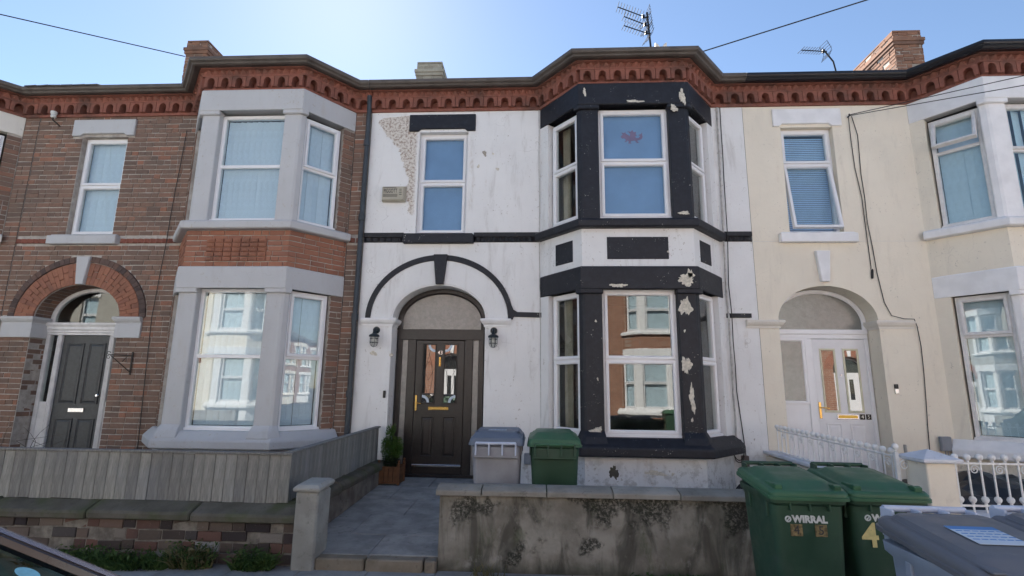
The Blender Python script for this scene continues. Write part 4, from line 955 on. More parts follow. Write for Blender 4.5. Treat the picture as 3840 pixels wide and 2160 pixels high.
ballm = mesh_of(MB().lathe([(.008, -.02), (.014, -.012), (.010, -.004), (.022, .006), (.029, .022), (.029, .034), (.020, .050), (.004, .056)], (0, 0, 0), 'z', 12), 'finial', 'white_metal', 0, True)
barm = mesh_of(MB().box(-.006, .006, -.006, .006, 0, 1), 'bar', 'white_metal')
sp_ = [(.042*(1-t/30)*math.cos(R(t*24)), 0, .042*(1-t/30)*math.sin(R(t*24))) for t in range(26)]
scrollm = mesh_of(MB().tube(sp_, .005, 5), 'scroll', 'white_metal', 0, True)
rs = thing('stepped_railing', 'white iron railing with ball finials running back to the house wall', 'railing', (3.345, 6.5, .7))
n = 21
for i in range(n):
    f = i/(n-1); y = 7.72-f*2.40; zb = .765-f*.03; zt = 1.075-f*.055; L = (3.345-3.345, y-6.5, 0)
    b = link('bar', barm, rs, (0, y-6.5, zb-.7)); b.scale.z = zt-zb; link('finial', ballm, rs, (0, y-6.5, zt+.022-.7))
    if i % 2 == 0 and i: link('scroll', scrollm, rs, (0, y-6.5+.06, zt-.06-.7), R(90))
m = MB(); m.tube([(0, 1.24, .375), (0, -1.20, .322)], .009, 6); m.tube([(0, 1.24, .08), (0, -1.20, .05)], .008, 6); m.box(-.016, .016, -1.26, -1.228, -.0, .36); m.build('rail', 'white_metal', rs); link('finial', ballm, rs, (0, -1.244, .385))
m = MB(); m.tube([(.0, -1.25, .31), (.10, -1.27, .31), (.10, -1.27, -.0)], .007, 6); m.build('end_panel', 'white_metal', rs); link('scroll', scrollm, rs, (.05, -1.27, .25)).scale = (1.2, 1, 1.2)
rf = thing('front_railing', 'white iron railing with scrolls and two rows of ball finials beside the cream pier', 'railing', (6.4, 5.11, .57))
m = MB()
for z in (.42, .06): m.box(-2.72, 2.7, -.009, .009, z-.008, z+.008)
m.build('rail', 'white_metal', rf)
for i in range(49):
    x = -2.64+i*.108; b = link('bar', barm, rf, (x, 0, -.01)); b.scale.z = .43; link('finial', ballm, rf, (x+(.0), 0, .447)); link('finial', ballm, rf, (x+.054 if False else x, 0, .085)) if True else None
    if i % 2: link('scroll', scrollm, rf, (x+.054, 0, .365))
# planter with conifer
pt = thing('planter', 'square orange brown wooden planter beside the dark front door', 'planter', (-2.145, 7.87, .235))
s = .145
for sx in (-1, 1):
    for sy in (-1, 1): 
        m = MB(); m.box(sx*s-.018, sx*s+.018, sy*s-.018, sy*s+.018, 0, .30); m.lathe([(.010, .30), (.012, .305), (.019, .318), (.019, .328), (.01, .342)], (sx*s, sy*s, 0), 'z', 8); m.build('corner_post', 'planter_wood', pt, .003)
for k in range(4):
    for i in range(4):
        o = link('side_board', cached('pb', lambda: mesh_of(MB().box(-.029, .029, -.006, .006, .03, .23), 'side_board', 'planter_wood', .002)), pt); a = R(90*k); u = -.1+i*.066
        o.location = (math.cos(a)*u - math.sin(a)*s*-1*-1, math.sin(a)*u + math.cos(a)*s*-1, 0) if False else (u*math.cos(a)+s*math.sin(a), u*math.sin(a)-s*math.cos(a), 0); o.rotation_euler.z = a
    m = MB(); M = Matrix.Rotation(R(90*k), 4, 'Z'); m.box(-.13, .13, -s-.010, -s+.008, .225, .25, M); m.box(-.13, .13, -s-.010, -s+.008, .02, .045, M); m.build('side_rail', 'planter_wood', pt)
MB().box(-.13, .13, -.13, .13, .05, .21).build('soil', 'soil', pt)
def bush(name, label, loc, blobs, mats, n, size):
    b = thing(name, label, 'plant', loc); m = MB(); m.tube([(0, 0, -.05), (.01, 0, .2), (0, .01, .42)], [.012, .009, .004], 6); m.build('stem', 'bark', b)
    for (cx, cy, cz, rx, rz, mt, cnt) in blobs:
        m = MB()
        for _ in range(cnt):
            u = Vector((random.gauss(0, 1), random.gauss(0, 1), random.gauss(0, 1))).normalized()*(random.random()**.45); p = Vector((cx+u.x*rx, cy+u.y*rx, cz+u.z*rz))
            a = Vector((u.x+random.gauss(0, .5), u.y+random.gauss(0, .5), u.z+.6+random.gauss(0, .5))).normalized()*size*random.uniform(.6, 1.4); w = a.cross(Vector((random.gauss(0, 1), random.gauss(0, 1), random.gauss(0, 1)))).normalized()*size*.22
            m.add([p, p+a*.5+w, p+a, p+a*.5-w], [(0, 1, 2, 3)])
        m.build('foliage', mt, b)
    return b
bush('conifer', 'small bright green conifer with ragged top growing in the wooden planter', (-2.15, 7.87, .44), [(-.045, 0, .45, .06, .16, 'leaf', 520), (.0, .02, .55, .03, .08, 'leaf', 110), (.06, 0, .33, .10, .11, 'leaf', 700), (-.02, 0, .22, .13, .12, 'leaf', 900), (0, 0, .08, .13, .12, 'leaf_dark', 1200), (.09, -.02, .24, .07, .09, 'leaf', 500), (-.09, 0, .34, .06, .10, 'leaf', 400)], None, 0, .028)

# ------------------------------------------------------------------ wheelie bins
def rrect(w, d, r, z, n=4, oy=0):
    P = []
    for cx, cy, a0 in ((w/2-r, d/2-r, 0), (-w/2+r, d/2-r, 90), (-w/2+r, -d/2+r, 180), (w/2-r, -d/2+r, 270)):
        for k in range(n+1): a = R(a0+90*k/n); P.append(Vector((cx+r*math.cos(a), oy+cy+r*math.sin(a), z)))
    return P
def make_bin(name, label, body, lid, bar, loc, rz, group=None, kind='ridge', scale=(1, 1, 1), wheels=True, slope=.10, hz=1.068):
    b = thing(name, label, 'wheelie bin', loc, rz, group); b.scale = scale
    m = MB(); m.loft([rrect(.36, .42, .04, .02, oy=-.03), rrect(.38, .44, .045, .06, oy=-.03), rrect(.44, .54, .05, .80), rrect(.445, .55, .05, .885), rrect(.475, .60, .045, .905), rrect(.48, .605, .045, .945), rrect(.445, .56, .04, .947)], (True, True))
    bo = m.build('body', body, b, smooth=True)
    for sx in (-1, 1): 
        for yy in (-.18, .12): MB().box(sx*.222-.012, sx*.222+.012, yy-.02, yy+.02, .80, .90).build('rib', body, bo, .004)
    for xx in (-.12, 0, .12): MB().box(xx-.006, xx+.006, -.30, -.265, .86, .905).build('rib', body, bo, .003)
    sl = lambda ring, k=slope, f=0.: [Vector((p.x, p.y, p.z + (p.y+.32)*k + (.02 if p.z > .97 and k < .05 else 0) + (.025 if p.z > .985 and k < .05 else 0))) for p in ring]
    m = MB(); R_ = [(.488, .628, .045, .925), (.508, .648, .05, .927), (.508, .648, .05, .946), (.494, .634, .05, .949), (.494, .634, .05, .966), (.470, .61, .05, .982), (.455, .595, .05, .984)]
    m.loft([sl(rrect(w, d, r, z)) for w, d, r, z in R_] + ([sl(rrect(.385, .50, .05, .986)), sl(rrect(.335, .42, .05, 1.014)), sl(rrect(.20, .26, .06, 1.020))] if kind == 'ridge' else [sl(rrect(.42, .55, .04, .990)), sl(rrect(.385, .50, .04, 1.012)), sl(rrect(.25, .4, .04, 1.016))]), (True, True))
    li = m.build('lid', lid, b, smooth=True)
    if kind == 'ridge':
        for sx in (-1, 1):
            m = MB(); M = Matrix.Translation((sx*.185, -.19, 1.0)) @ Matrix.Rotation(R(6), 4, 'X'); m.prism([(-.10, -.01), (.09, -.01), (.05, .012), (-.02, .016), (-.075, .030), (-.10, .026)], lambda u, v, h: M @ Vector((h*sx, u, v)), -.025, .02); m.build('lid_grip', lid, li, .004)
    else:
        for sx in (-1, 1): MB().box(sx*.19-.025, sx*.19+.025, -.28, .28, 1.012, 1.022, Matrix.Rotation(R(5.7), 4, 'X') @ Matrix.Translation((0, .06, .0))).build('lid_rib', lid, li, .006)
    m = MB(); m.tube([(-.18, .345, hz), (.18, .345, hz)], .015, 10); 
    ha = m.build('handle_bar', bar, b, smooth=True)
    for xx in (-.18, -.06, .06, .18): MB().box(xx-.007, xx+.007, .27, .362, hz-.12, hz+.005).build('hinge_bracket', bar if kind != 'ridge' else body, b, .003)
    MB().box(-.205, .205, .285, .325, hz-.15, hz-.035).build('rear_flange', body, b, .008)
    if wheels:
        for sx in (-1, 1):
            w = MB().lathe([(.03, -.025), (.095, -.025), (.10, -.018), (.10, .018), (.095, .025), (.03, .025)], (sx*.215, .22, .10), 'x', 18).build('wheel', 'rubber', b, smooth=True)
    return b
def bin_front(b, s, size, x, z, mat, bold=0, ext=.0015, sx=1.):
    k = (.80-z)/.74; y = -.272+ .0*k - 0; 
    yy = -(.27 - (.27-.25)*max(0, k)); return text('lettering', s, size, mat, b, (x, yy-.004, z), (R(90-1.6), 0, 0), ext, bold, sx)
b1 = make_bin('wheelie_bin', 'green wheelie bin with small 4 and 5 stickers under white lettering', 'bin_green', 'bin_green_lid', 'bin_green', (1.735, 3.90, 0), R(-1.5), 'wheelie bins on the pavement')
bin_front(b1, 'WIRRAL', .058, .0, .805, 'white_print', .0028, sx=1.0)
m = MB(); m.tube([(-.132+.0155*math.cos(R(24*k)), -.2725, .805+.0155*math.sin(R(24*k))) for k in range(15)], .005, 5, True); m.tube([(-.138, -.2725, .805-.008), (-.130, -.2725, .805), (-.124, -.2725, .805+.009)], .004, 5); m.build('logo', 'white_print', b1)
for x, ch in ((-.085, '4'), (.065, '5')):
    q = MB().box(x-.036, x+.036, -.2735, -.2665, .705, .775).build('sticker', 'tan_print', b1); text('lettering', ch, .075, 'dark_print', b1, (x, -.2750, .74))
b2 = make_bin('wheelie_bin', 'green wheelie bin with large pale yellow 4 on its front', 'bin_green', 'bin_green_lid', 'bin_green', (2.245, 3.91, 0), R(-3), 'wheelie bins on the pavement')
bin_front(b2, 'WIRRAL', .058, .0, .82, 'white_print', .0028)
m = MB(); m.tube([(-.132+.0155*math.cos(R(24*k)), -.2725, .82+.0155*math.sin(R(24*k))) for k in range(15)], .005, 5, True); m.tube([(-.138, -.2725, .82-.008), (-.130, -.2725, .82), (-.124, -.2725, .82+.009)], .004, 5); m.build('logo', 'white_print', b2)
bin_front(b2, '4', .20, -.128, .71, 'yellow_print', .004)
b3 = make_bin('wheelie_bin', 'blue grey wheelie bin with charcoal lid and blue white label', 'bin_blue_body', 'bin_dark_lid', 'bin_grey_bar', (1.795, 2.345, 0), R(-2), 'wheelie bins on the pavement', 'flat')
def lid_label(b, x, y, w, d, head=True):
    k_ = .10 if head else -.03; M = Matrix.Translation((x, y, 1.0195+(0 if head else .045)+(y+.32)*k_)) @ Matrix.Rotation(math.atan(k_), 4, 'X'); o = MB().box(-w/2, w/2, -d/2, d/2, 0, .0015, M).build('label', 'label_white', b)
    if head:
        MB().box(-w/2, w/2, d/2-.035, d/2, .0015, .0025, M).build('label_header', 'blue_print', o); m = MB()
        for r in range(4):
            for c in range(6): m.box(-w/2+.012+c*w/6.2, -w/2+.012+c*w/6.2+w/8, d/2-.055-r*.03, d/2-.048-r*.03, .0015, .0022, M)
        q = m.build('label_print', 'blue_print', o); q['kind'] = 'stuff'
    else:
        m = MB()
        for c in range(5): m.box(-w/2+.01+c*w/5, -w/2+.01+c*w/5+w/7, -.012, .012, .0015, .0022, M)
        q = m.build('label_print', 'blue_print', o); q['kind'] = 'stuff'
lid_label(b3, -.01, -.03, .19, .19)
b4 = make_bin('wheelie_bin', 'blue grey wheelie bin with plain charcoal lid beside the labelled one', 'bin_blue_body', 'bin_dark_lid', 'bin_grey_bar', (2.335, 2.40, 0), R(-2), 'wheelie bins on the pavement', 'flat')
b5 = make_bin('wheelie_bin', 'pale grey wheelie bin with blue grey lid standing behind the garden wall', 'bin_grey', 'bin_grey_lid', 'bin_grey_bar', (-.435, 5.86, .135), R(180), 'bins behind the garden wall', 'flat', (1.13, 1.1, .985), slope=-.03, hz=.935)
lid_label(b5, .0, .12, .17, .07, False)
b6 = make_bin('wheelie_bin', 'green wheelie bin standing behind the garden wall by the bay', 'bin_green', 'bin_green_lid', 'bin_green_lid', (.165, 5.86, .135), R(180), 'bins behind the garden wall', 'ridge', (1.11, 1.1, .98), slope=-.03, hz=.935)
b7 = copy_tree(b6); b7.location = (4.75, -4.35, 0); b7['label'] = 'green wheelie bin on the far pavement across the street'; b7['group'] = 'wheelie bins across the street'; b7.rotation_euler.z = R(180)

# ------------------------------------------------------------------ things fixed to the houses
def lamp(x, label):
    L = thing('wall_lamp', label, 'lamp', (x, 7.99, 2.36), 0, 'lamps beside the dark door')
    m = MB(); m.lathe([(.055, .0), (.055, -.015), (.045, -.03)], (0, 0, .12), 'y', 14); m.tube([(0, -.02, .12), (0, -.08, .125), (0, -.10, .09)], .022, 8); m.lathe([(.024, .09), (.03, .06), (.075, .035), (.082, .012), (.078, .008)], (0, -.10, 0), 'z', 16); m.build('hood', 'enamel', L, smooth=True)
    m = MB(); m.lathe([(.048, .01), (.052, -.03), (.050, -.09), (.035, -.125), (.004, -.135)], (0, -.10, 0), 'z', 14); m.build('glass_jar', 'jar', L, smooth=True)
    m = MB()
    for k in range(6): a = R(60*k); m.tube([(math.cos(a)*.06, -.10+math.sin(a)*.06, .01), (math.cos(a)*.063, -.10+math.sin(a)*.063, -.09), (math.cos(a)*.04, -.10+math.sin(a)*.04, -.135), (0, -.10, -.148)], .0035, 5)
    for z, r in ((-.02, .062), (-.08, .063)): m.tube([(math.cos(R(20*k))*r, -.10+math.sin(R(20*k))*r, z) for k in range(18)], .0035, 5, True)
    m.build('cage', 'enamel', L); MB().lathe([(.02, .0), (.024, -.05), (.01, -.08)], (0, -.10, 0), 'z', 10).build('bulb', 'white_print', L, smooth=True)
lamp(-2.53, 'caged dark enamel wall lamp between the drainpipe and the dark door'); lamp(-.69, 'caged dark enamel wall lamp between the dark door and the bay')
al = thing('alarm_box', 'faded cream alarm box lettered in dark print beside the small window', 'alarm', (-2.37, 7.99, 4.71))
m = MB(); F = lambda i, y: [Vector((-.195+i*.6, y, -.13+i*.6)), Vector((.195-i, y, -.13+i*.6)), Vector((.195-i, y, .13-i*.6)), Vector((-.195+i*.6, y, .13-i*.6))]
m.loft([F(0, 0), F(0, -.04), F(.03, -.085)]); m.build('case', 'alarm', al, .006)
text('lettering', 'PIGGOTT', .10, 'dark_print', al, (-.045, -.0875, .035), sx=.52, bold=.001)
for z in (.10, -.02, -.038, -.056): MB().box(-.165, .07 if z < .09 else .05, -.0870, -.085, z-.005, z+.003).build('print_line', 'dark_print', al)
for k in range(4): MB().box(.10, .14, -.0905, -.085, -.03+k*.03, -.022+k*.03).build('vent_slot', 'dark_print', al)
o = MB().box(-.02, .02, -.022, 0, -.055, .055).build('doorbell', 'black_plastic', None, .006); o.location = (-2.35, 8.0, 1.50); tag(o, 'slim black doorbell on the white reveal beside the planter', 'doorbell')
db = thing('doorbell', 'black and silver doorbell camera on the cream wall', 'doorbell', (5.21, 8.0, 1.67)); MB().box(-.026, .026, -.022, 0, .0, .065).build('camera', 'black_plastic', db, .004); MB().box(-.026, .026, -.022, 0, -.07, -.001).build('button_plate', 'silver_plate', db, .004)
mt = thing('meter_box', 'small grey plastic box low on the cream wall', 'box', (5.76, 7.98, .90)); MB().box(-.075, .075, -.06, 0, -.09, .11).build('case', 'grey_plastic', mt, .012)
m = MB(); m.tube([(-.02, -.03, -.09), (-.02, -.03, -.4)], .007, 5); m.tube([(.02, -.03, -.09), (.02, -.03, -.4)], .007, 5); m.build('conduit', 'grey_plastic', mt)
o = MB().box(-.05, .05, -.06, 0, -.15, .15).build('junction_box', 'brown_plastic', None, .01); o.location = (2.97, 8.0, .55); tag(o, 'brown plastic junction box at the foot of the white wall', 'box')
o = MB().box(-.05, .05, -.05, 0, -.08, .08).build('socket_box', 'grey_plastic', None, .01); o.location = (-.16, 8.0, .60); tag(o, 'grey socket box on the white wall between the two yard bins', 'box')
o = MB().prism([(-.015, 0), (.02, 0), (.012, .62), (-.012, .62)], XZ, -.02, .02).build('post', 'pillar', None, .004); o.location = (4.97, 7.6, .30); tag(o, 'short bare grey post leaning by the cream door recess', 'post')
bk = thing('hanging_bracket', 'black wrought iron basket bracket on the brown brick wall', 'bracket', (-6.43, 7.99, 1.95))
MB().box(-.012, .012, -.012, 0, -.20, .16).build('back_plate', 'iron', bk)
m = MB(); 
def sw(x, y): return (x, y, 0)
dx = Vector((-.42, -.55, 0)).normalized()
pt_ = lambda u, z: (dx.x*u, dx.y*u-.01, z)
m.tube([pt_(0, .10), pt_(.30, .10)], .007, 6); m.tube([pt_(0, -.16), pt_(.28, .09)], .007, 6); m.tube([pt_(.12, .0), pt_(.06, .09)], .005, 6)
m.tube([pt_(.30+.03*math.sin(R(t*30))*(1-t/16), .10+.03-.03*math.cos(R(t*30))*(1-t/16)) for t in range(12)], .005, 5); m.tube([pt_(.30+.03*math.sin(R(t*30))*(1-t/16), .07+.03*math.cos(R(t*30))*(1-t/16)-.01) for t in range(12)], .005, 5); m.build('scroll_arm', 'iron', bk)
ins = thing('wire_insulator', 'white porcelain wire insulator under the brown brick cornice', 'insulator', (-8.44, 7.9, 6.12)); MB().lathe([(.03, .0), (.045, .02), (.035, .05), (.05, .08), (.05, .11), (.02, .12)], (0, 0, .02), 'z', 12).build('porcelain', 'white_print', ins, smooth=True)
m = MB(); m.tube([(0, 0, .03), (0, 0, -.02), (.06, .10, -.10)], .012, 6); m.build('pin', 'iron', ins)
# cables
def cable(pts, r, mat, label, name='cable', wob=.006, group=None):
    Q = []
    for a, b in zip(pts, pts[1:]):
        a, b = Vector(a), Vector(b); n = max(1, int((b-a).length/.35))
        for i in range(n): Q.append(a.lerp(b, i/n) + Vector((random.uniform(-wob, wob), 0, random.uniform(-wob, wob))))
    Q.append(Vector(pts[-1])); o0 = Q[0].copy(); m = MB(); m.tube([q-o0 for q in Q], r, 6); o = m.build(name, mat, None, smooth=True); o.location = o0; return tag(o, label, 'cable', group)
cable([(.0, 7.985, 6.2), (.005, 7.985, 4.1), (.005, 7.955, 3.97), (.01, 7.985, 3.8), (.02, 7.985, 2.85), (.02, 7.96, 2.74), (.025, 7.985, 2.6), (.04, 7.985, .9)], .006, 'cable_dirty', 'thin pale cable running down the white wall left of the bay')
cable([(2.92, 7.98, 6.18), (2.90, 7.98, 5.0), (2.875, 7.955, 4.05), (2.87, 7.955, 3.9), (2.87, 7.98, 2.8), (2.87, 7.96, 2.7), (2.87, 7.98, 1.2), (2.86, 7.97, .9)], .014, 'cable_dirty', 'painted conduit running down the white wall right of the bay')
cable([(2.97, 7.985, 6.18), (2.955, 7.985, 4.9), (2.93, 7.95, 4.0), (2.915, 7.985, 3.2), (2.915, 7.955, 2.73), (2.92, 7.985, 1.6), (2.97, 7.985, .95), (2.98, 7.96, .7)], .007, 'cable', 'thin black cable beside the painted conduit on the white wall')
cable([(2.88+.075*math.cos(R(t*23)), 7.95-.004*(t % 5), .72+.14*math.sin(R(t*23))+.002*t) for t in range(40)], .006, 'cable', 'coil of black cable hanging at the foot of the white wall', wob=0)
cable([(4.99, 7.97, 5.98), (4.99, 7.985, 5.6), (5.0, 7.985, 5.1), (5.05, 7.985, 4.6), (5.06, 7.985, 3.50), (5.055, 7.985, 3.46)], .006, 'cable', 'black cable on the cream wall ending in a loose black plug')
o = MB().lathe([(.014, 0), (.017, .01), (.017, .13), (.008, .15)], (0, 0, 0), 'z', 8).build('cable_plug', 'black_plastic', None); o.location = (5.055, 7.98, 3.31); o.rotation_euler.y = R(6); tag(o, 'small black cable plug dangling on the cream wall', 'plug')
cable([(5.03, 7.97, 5.98), (5.10, 7.985, 5.66), (5.085, 7.985, 5.0), (5.09, 7.985, 4.2), (5.14, 7.985, 3.4), (5.19, 7.985, 2.95), (5.27, 7.98, 2.74), (5.40, 7.92, 2.69), (5.545, 7.92, 2.685), (5.60, 7.97, 2.58), (5.635, 7.985, 2.3), (5.60, 7.985, 1.5), (5.555, 7.985, .8)], .006, 'cable', 'long black cable looping over the cream impost down to the grey box')
cable([(-6.05, 7.975, 5.9), (-6.11, 7.975, 4.8), (-6.13, 7.975, 3.95), (-6.20, 7.975, 2.65), (-6.12, 7.975, .6)], .006, 'cable', 'black cable running down the brown brick wall between door and bay')
cable([(-3.19, 7.975, 5.85), (-3.13, 7.975, 3.96), (-3.18, 7.975, 2.66), (-3.14, 7.975, .85)], .006, 'cable', 'black cable running down the brown brick wall beside the drainpipe')
def wire(a, b, k, label, r=.009):
    a, b = Vector(a), Vector(b); e = a+(b-a)*k; n = 24; pts = [a.lerp(e, i/n) + Vector((0, 0, -.35*(i/n)*(1-i/n)*0)) for i in range(n+1)]
    m = MB(); m.tube([p-a for p in pts], r, 6); o = m.build('overhead_wire', 'cable', None); o.location = a; tag(o, label, 'wire')
wire((-7.09, 9, 8.067), (-8.73, 7.0, 7.467), 5, 'overhead wire running from the brown brick house roof over the street')
wire((2.535, 7.5, 6.861), (4.497, 6.5, 6.911), 7, 'overhead wire leaving the white house bay gutter over the street')
wire((4.993, 7.95, 6.0), (6.655, 6.8, 5.91), 6, 'upper overhead wire leaving the cream wall bracket', .006)
wire((4.993, 7.95, 5.985), (6.63, 6.8, 5.765), 6, 'lower overhead wire leaving the cream wall bracket', .006)
wire((-8.9, 8.3, 6.72), (-9.6, 8.0, 6.86), 8, 'short overhead wire above the far left gutter', .006)
o = MB().tube([(0, 0, 0), (0, -.05, 0), (0, -.05, .03)], .012, 6).build('cable_bracket', 'iron', None); o.location = (4.99, 8.0, 5.985); tag(o, 'small iron cable bracket high on the cream wall', 'bracket')
# aerials
def yagi(parent, p, d, L, n, el):
    p, d = Vector(p), Vector(d).normalized(); e = Vector((0, 1, 0)) - d*d.y; e.normalize()
    m = MB(); m.tube([p, p+d*L], .012, 6); m.build('boom', 'aerial', parent)
    m = MB()
    for i in range(n): q = p+d*(L*(.18+.82*i/(n-1))); m.tube([q-e*el/2, q+e*el/2], .0065, 5)
    m.build('elements', 'aerial', parent); u = d.cross(e).normalized(); m = MB()
    for s in (-1, 1):
        for k in range(4): q = p - d*(.02-.03*k) + u*s*(.05+.05*k); m.tube([q-e*el*.55, q+e*el*.55], .005, 5)
        for y in (-1, 1): m.tube([p-d*.02+e*el*.5*y, p+d*.07+u*s*.2+e*el*.5*y], .005, 5)
    m.build('reflector', 'aerial', parent); MB().box(-.03, .03, -.03, .03, -.03, .03, Matrix.Translation(p+d*L*.14)).build('dipole_box', 'black_plastic', parent)
a1 = thing('tv_aerial', 'triple tv aerial on a mast above the white house bay', 'aerial', (2.49, 10.5, 8.0))
m = MB(); m.tube([(.06, 0, 0), (-.055, 0, 2.0)], .022, 8); m.build('mast', 'aerial', a1)
yagi(a1, (-.05, 0, 1.86), (-.70, -.05, .28), .72, 10, .34); yagi(a1, (-.03, 0, 1.66), (-.57, -.1, .18), .60, 9, .30); yagi(a1, (-.01, 0, 1.45), (-.60, -.1, .16), .62, 9, .32)
a2 = thing('tv_aerial', 'single tv aerial on a leaning mast above the cream house', 'aerial', (7.10, 11.5, 8.6))
m = MB(); m.tube([(.0, 0, 0), (-.10, 0, .75), (-.30, 0, 1.08)], .018, 8); m.build('mast', 'aerial', a2)
yagi(a2, (-.22, 0, 1.02), (-.62, -.1, -.02), .66, 9, .26)

# yard litter
def heap(name, label, cx, cy, rx, ry, h, z0, seed):
    rr = random.Random(seed); m = MB(); n = 22; rows = []
    for j in range(n+1):
        rows.append([])
        for i in range(n+1):
            u, v = i/n*2-1, j/n*2-1; k = max(0, 1-(abs(u)**2.4+abs(v)**2.4)); rows[-1].append(Vector((u*rx, v*ry, h*k**.6*(1+.25*math.sin(7*u+seed)*math.cos(5*v)) + (rr.uniform(-.018, .018) if k > 0 else 0))))
    for j in range(n):
        for i in range(n): m.quad(rows[j][i], rows[j][i+1], rows[j+1][i+1], rows[j+1][i])
    bm_o = m.build(name, 'tarp', None); bm_o.location = (cx, cy, z0); return tag(bm_o, label, 'sheet')
heap('plastic_sheet', 'crumpled black plastic sheet heaped behind the white front railing', 5.2, 6.4, 1.5, .8, .44, .22, 3)
heap('plastic_sheet', 'black plastic sheet bunched at the foot of the white bay by the side wall', 2.62, 6.6, .42, .35, .36, .16, 5)

# weeds
def weed(label, loc, n, h, spread, mats=('weed',), cat='weed', name='weed_clump', leafy=False):
    o = thing(name, label, cat, loc)
    for mt in mats:
        m = MB()
        for _ in range(n):
            a = random.uniform(0, 6.28); r = random.random()**.6; p = Vector((math.cos(a)*r*spread[0], math.sin(a)*r*spread[1], -.01)); hh = h*random.uniform(.35, 1.1)
            d = Vector((random.gauss(0, .35), random.gauss(-.1, .3), 1)).normalized(); w = d.cross(Vector((math.cos(a*3), math.sin(a*3), 0))).normalized()*(.004 if not leafy else .009); bend = Vector((random.gauss(0, .25), random.gauss(-.1, .25), -.15))*hh
            if leafy and random.random() < .7:
                c = p + d*hh*random.random(); s_ = random.uniform(.010, .024); e1 = Vector((random.gauss(0, 1), random.gauss(0, 1), random.gauss(.4, .6))).normalized()*s_; e2 = e1.cross(Vector((random.gauss(0, 1), random.gauss(0, 1), random.gauss(0, 1)))).normalized()*s_*.5
                m.add([c-e1, c+e2, c+e1*1.3, c-e2], [(0, 1, 2, 3)])
            else: m.add([p-w, p+w, p+d*hh*.55+w*.7+bend*.2, p+d*hh*.55-w*.7+bend*.2, p+d*hh+bend], [(0, 1, 2, 3), (3, 2, 4)])
        m.build('leaves', mt, o)
weed('dense mat of low green weeds along the dark brick wall by the car', (-3.95, 4.86, 0), 2200, .19, (.75, .10), leafy=True)
weed('feathery weed tuft against the dark brick wall midway along', (-3.12, 4.90, 0), 700, .24, (.20, .07), ('weed', 'straw'), leafy=True)
weed('bright weed tuft against the dark brick wall next to the pillar', (-2.55, 4.90, 0), 800, .22, (.20, .07), leafy=True)
weed('dry weed stems at the foot of the grey rendered wall', (-.45, 4.90, 0), 60, .16, (.16, .05), ('straw',))
weed('spread of small leafy weeds at the foot of the rendered wall by the green bin', (1.25, 4.90, 0), 900, .07, (.50, .06), leafy=True)
tw = thing('bare_shrub', 'leafless twiggy shrub before the dark panelled door', 'shrub', (-6.9, 7.0, .15))
m = MB()
for k in range(16):
    p = Vector((random.uniform(-.05, .05), 0, 0)); d = Vector((random.gauss(0, .35), random.gauss(0, .3), 1)).normalized(); pts = [p.copy()]
    for i in range(9): d = (d+Vector((random.gauss(0, .28), random.gauss(0, .28), random.gauss(-.02, .2)))).normalized(); p = p+d*.125; pts.append(p.copy())
    m.tube(pts, [.007*(1-i/11) for i in range(10)], 5)
    if k % 2: q = pts[5]; m.tube([q, q+Vector((random.gauss(0, .15), random.gauss(0, .1), .12)), q+Vector((random.gauss(0, .3), random.gauss(0, .2), .2))], .003, 4)
m.build('twigs', 'bark', tw)

# ------------------------------------------------------------------ parked car, its windscreen corner in view
car = thing('parked_car', 'dark car parked at the kerb with oval sticker in its windscreen', 'car', (-1.9, .78, -.12))
ox, oy, oz = 1.9, -.78, .12
def CP(mb, name, mat, parent=car, **k): mb.v = [(x+ox, y+oy, z+oz) for x, y, z in mb.v]; return mb.build(name, mat, parent, **k)
prof = [(.12, .22), (.16, .40), (.12, .60), (.0, .74), (-.45, .86), (-.95, .93), (-2.0, .95), (-3.5, .98), (-3.9, .92), (-3.98, .60), (-3.95, .28), (-3.7, .18), (-.2, .15)]
m = MB(); rings = []
for y, s_ in ((-.10, .93), (-.06, .985), (.05, 1.0), (1.51, 1.0), (1.62, .985), (1.66, .93)):
    rings.append([Vector((-1.9+(x+1.9)*s_, y, .15+(z-.15)*(.5+.5*s_))) for x, z in prof])
m.loft(rings); CP(m, 'body', 'car_paint', smooth=True)
base = [(-.93, -.02), (-.93, 1.575), (-3.6, 1.575), (-3.6, -.02)]; top = [(-2.0, .16), (-2.0, 1.40), (-3.05, 1.40), (-3.05, .16)]
V = lambda k, f: Vector((base[k][0]+(top[k][0]-base[k][0])*f, base[k][1]+(top[k][1]-base[k][1])*f, .94+.44*f))
m = MB(); m.loft([[V(k, .97) for k in range(4)], [V(k, 1.0)+Vector((0, 0, .02)) for k in range(4)], [Vector((top[k][0]*.9+.1*-2.5, top[k][1]*.9+.078, 1.425)) for k in range(4)]]); CP(m, 'roof', 'car_paint', bevel=.01)
for a, b, nm in ((0, 1, 'windscreen'), (1, 2, 'side_window'), (2, 3, 'rear_window'), (3, 0, 'side_window')):
    m = MB(); m.quad(V(a, 0), V(b, 0), V(b, .98), V(a, .98)); CP(m, nm, 'car_glass')
for k in range(4):
    m = MB(); m.tube([V(k, -.02), V(k, .5), V(k, 1.0)], .021, 8); CP(m, 'pillar', 'car_paint')
    if k < 2: m = MB(); off = Vector((.010, 0, .018)); m.tube([V(k, -.02)+off, V(k, .5)+off, V(k, 1.0)+off], .008, 6); CP(m, 'pillar_trim', 'car_trim')
m = MB(); m.tube([(-2.45, 1.49, .96), (-2.5, 1.36, 1.38)], .03, 6); m.tube([(-2.45, .07, .96), (-2.5, .20, 1.38)], .03, 6); CP(m, 'pillar', 'car_paint')
m = MB(); m.prism([(-1.0, .93), (-1.35, .95), (-1.55, .90), (-1.55, .6), (-1.0, .6)], lambda u, v, h: Vector((u, h, v)), .02, 1.54); CP(m, 'dashboard', 'car_inside', bevel=.02)
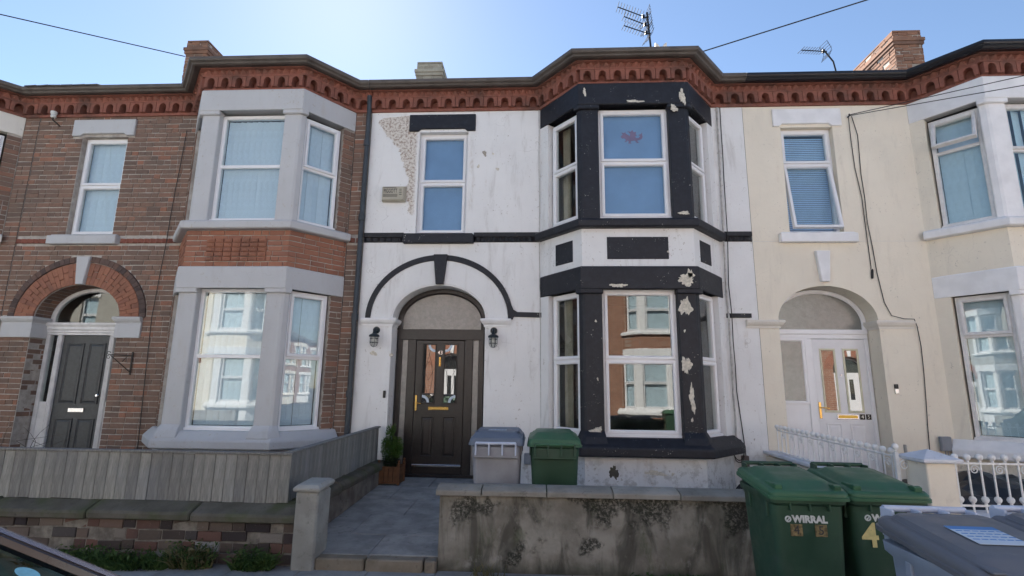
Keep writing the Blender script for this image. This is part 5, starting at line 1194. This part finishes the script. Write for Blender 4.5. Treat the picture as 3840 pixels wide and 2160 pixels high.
m = MB(); m.tube([(-1.62+.05*math.sin(R(20*k)), .42+.17*math.cos(R(20*k)), .92+.16*math.sin(R(20*k))) for k in range(18)], .014, 6, True); CP(m, 'steering_wheel', 'car_inside')
for y in (.42, 1.15): m = MB(); m.box(-2.5, -2.3, y-.24, y+.24, .5, 1.12); m.box(-2.45, -2.36, y-.12, y+.12, 1.12, 1.30); CP(m, 'seat', 'car_inside', bevel=.03)
for x in (-.55, -3.15):
    for y in (-.06, 1.62):
        m = MB(); m.lathe([(.16, -.09), (.28, -.09), (.30, -.07), (.30, .07), (.28, .09), (.16, .09)], (x, y, .185), 'y', 22); t_ = CP(m, 'wheel', 'tyre', smooth=True); m = MB(); m.lathe([(.02, -.085), (.17, -.08), (.18, -.05), (.18, .05), (.17, .08), (.02, .085)], (x, y, .185), 'y', 16); CP(m, 'rim', 'chrome', t_)
for y in (.12, 1.44): m = MB(); m.box(.05, .135, y-.14, y+.14, .52, .64); CP(m, 'headlight', 'label_white', bevel=.03)
# sticker lies on the windscreen's plane
n_ = (V(1, 0)-V(0, 0)).cross(V(0, 1)-V(0, 0)).normalized(); n_ = n_ if n_.x > 0 else -n_
c_ = Vector((-1.336, 1.415, 1.112)); c_ = c_ - n_*((c_-V(0, 0)).dot(n_)) + n_*.004; e1 = (V(1, 0)-V(0, 0)).normalized(); e2 = n_.cross(e1)
m = MB(); m.add([c_+e1*.022*math.cos(R(15*k))+e2*.033*math.sin(R(15*k)) for k in range(24)], [tuple(range(24))]); CP(m, 'sticker', simple('pale_blue_sticker', (.25, .55, .62), .5, .1, 60), car)
car2 = copy_tree(car); car2.location = (-3.6, -2.05, -.12); car2['label'] = 'dark car parked at the far kerb across the street'; car2['group'] = 'parked cars'; car['group'] = 'parked cars'
# the far terrace goes on both ways, seen slantwise in the canted panes
far = [o for o in col.objects if o.name.startswith('terraced_house') and o.parent is None]; far.sort(key=lambda o: o.location.x)
for k in range(1, 8):
    for src, x in ((far[-1-(k % 2)], 10.9+6*k),) + (((far[k % 2], -13.2-6*k),) if k < 4 else ()):
        h = copy_tree(src); h.location.x = x; red = src in far[-2:]
        h['label'] = 'red brick terraced house farther along the far side of the street' if red else 'pale rendered terraced house farther along the far side of the street'
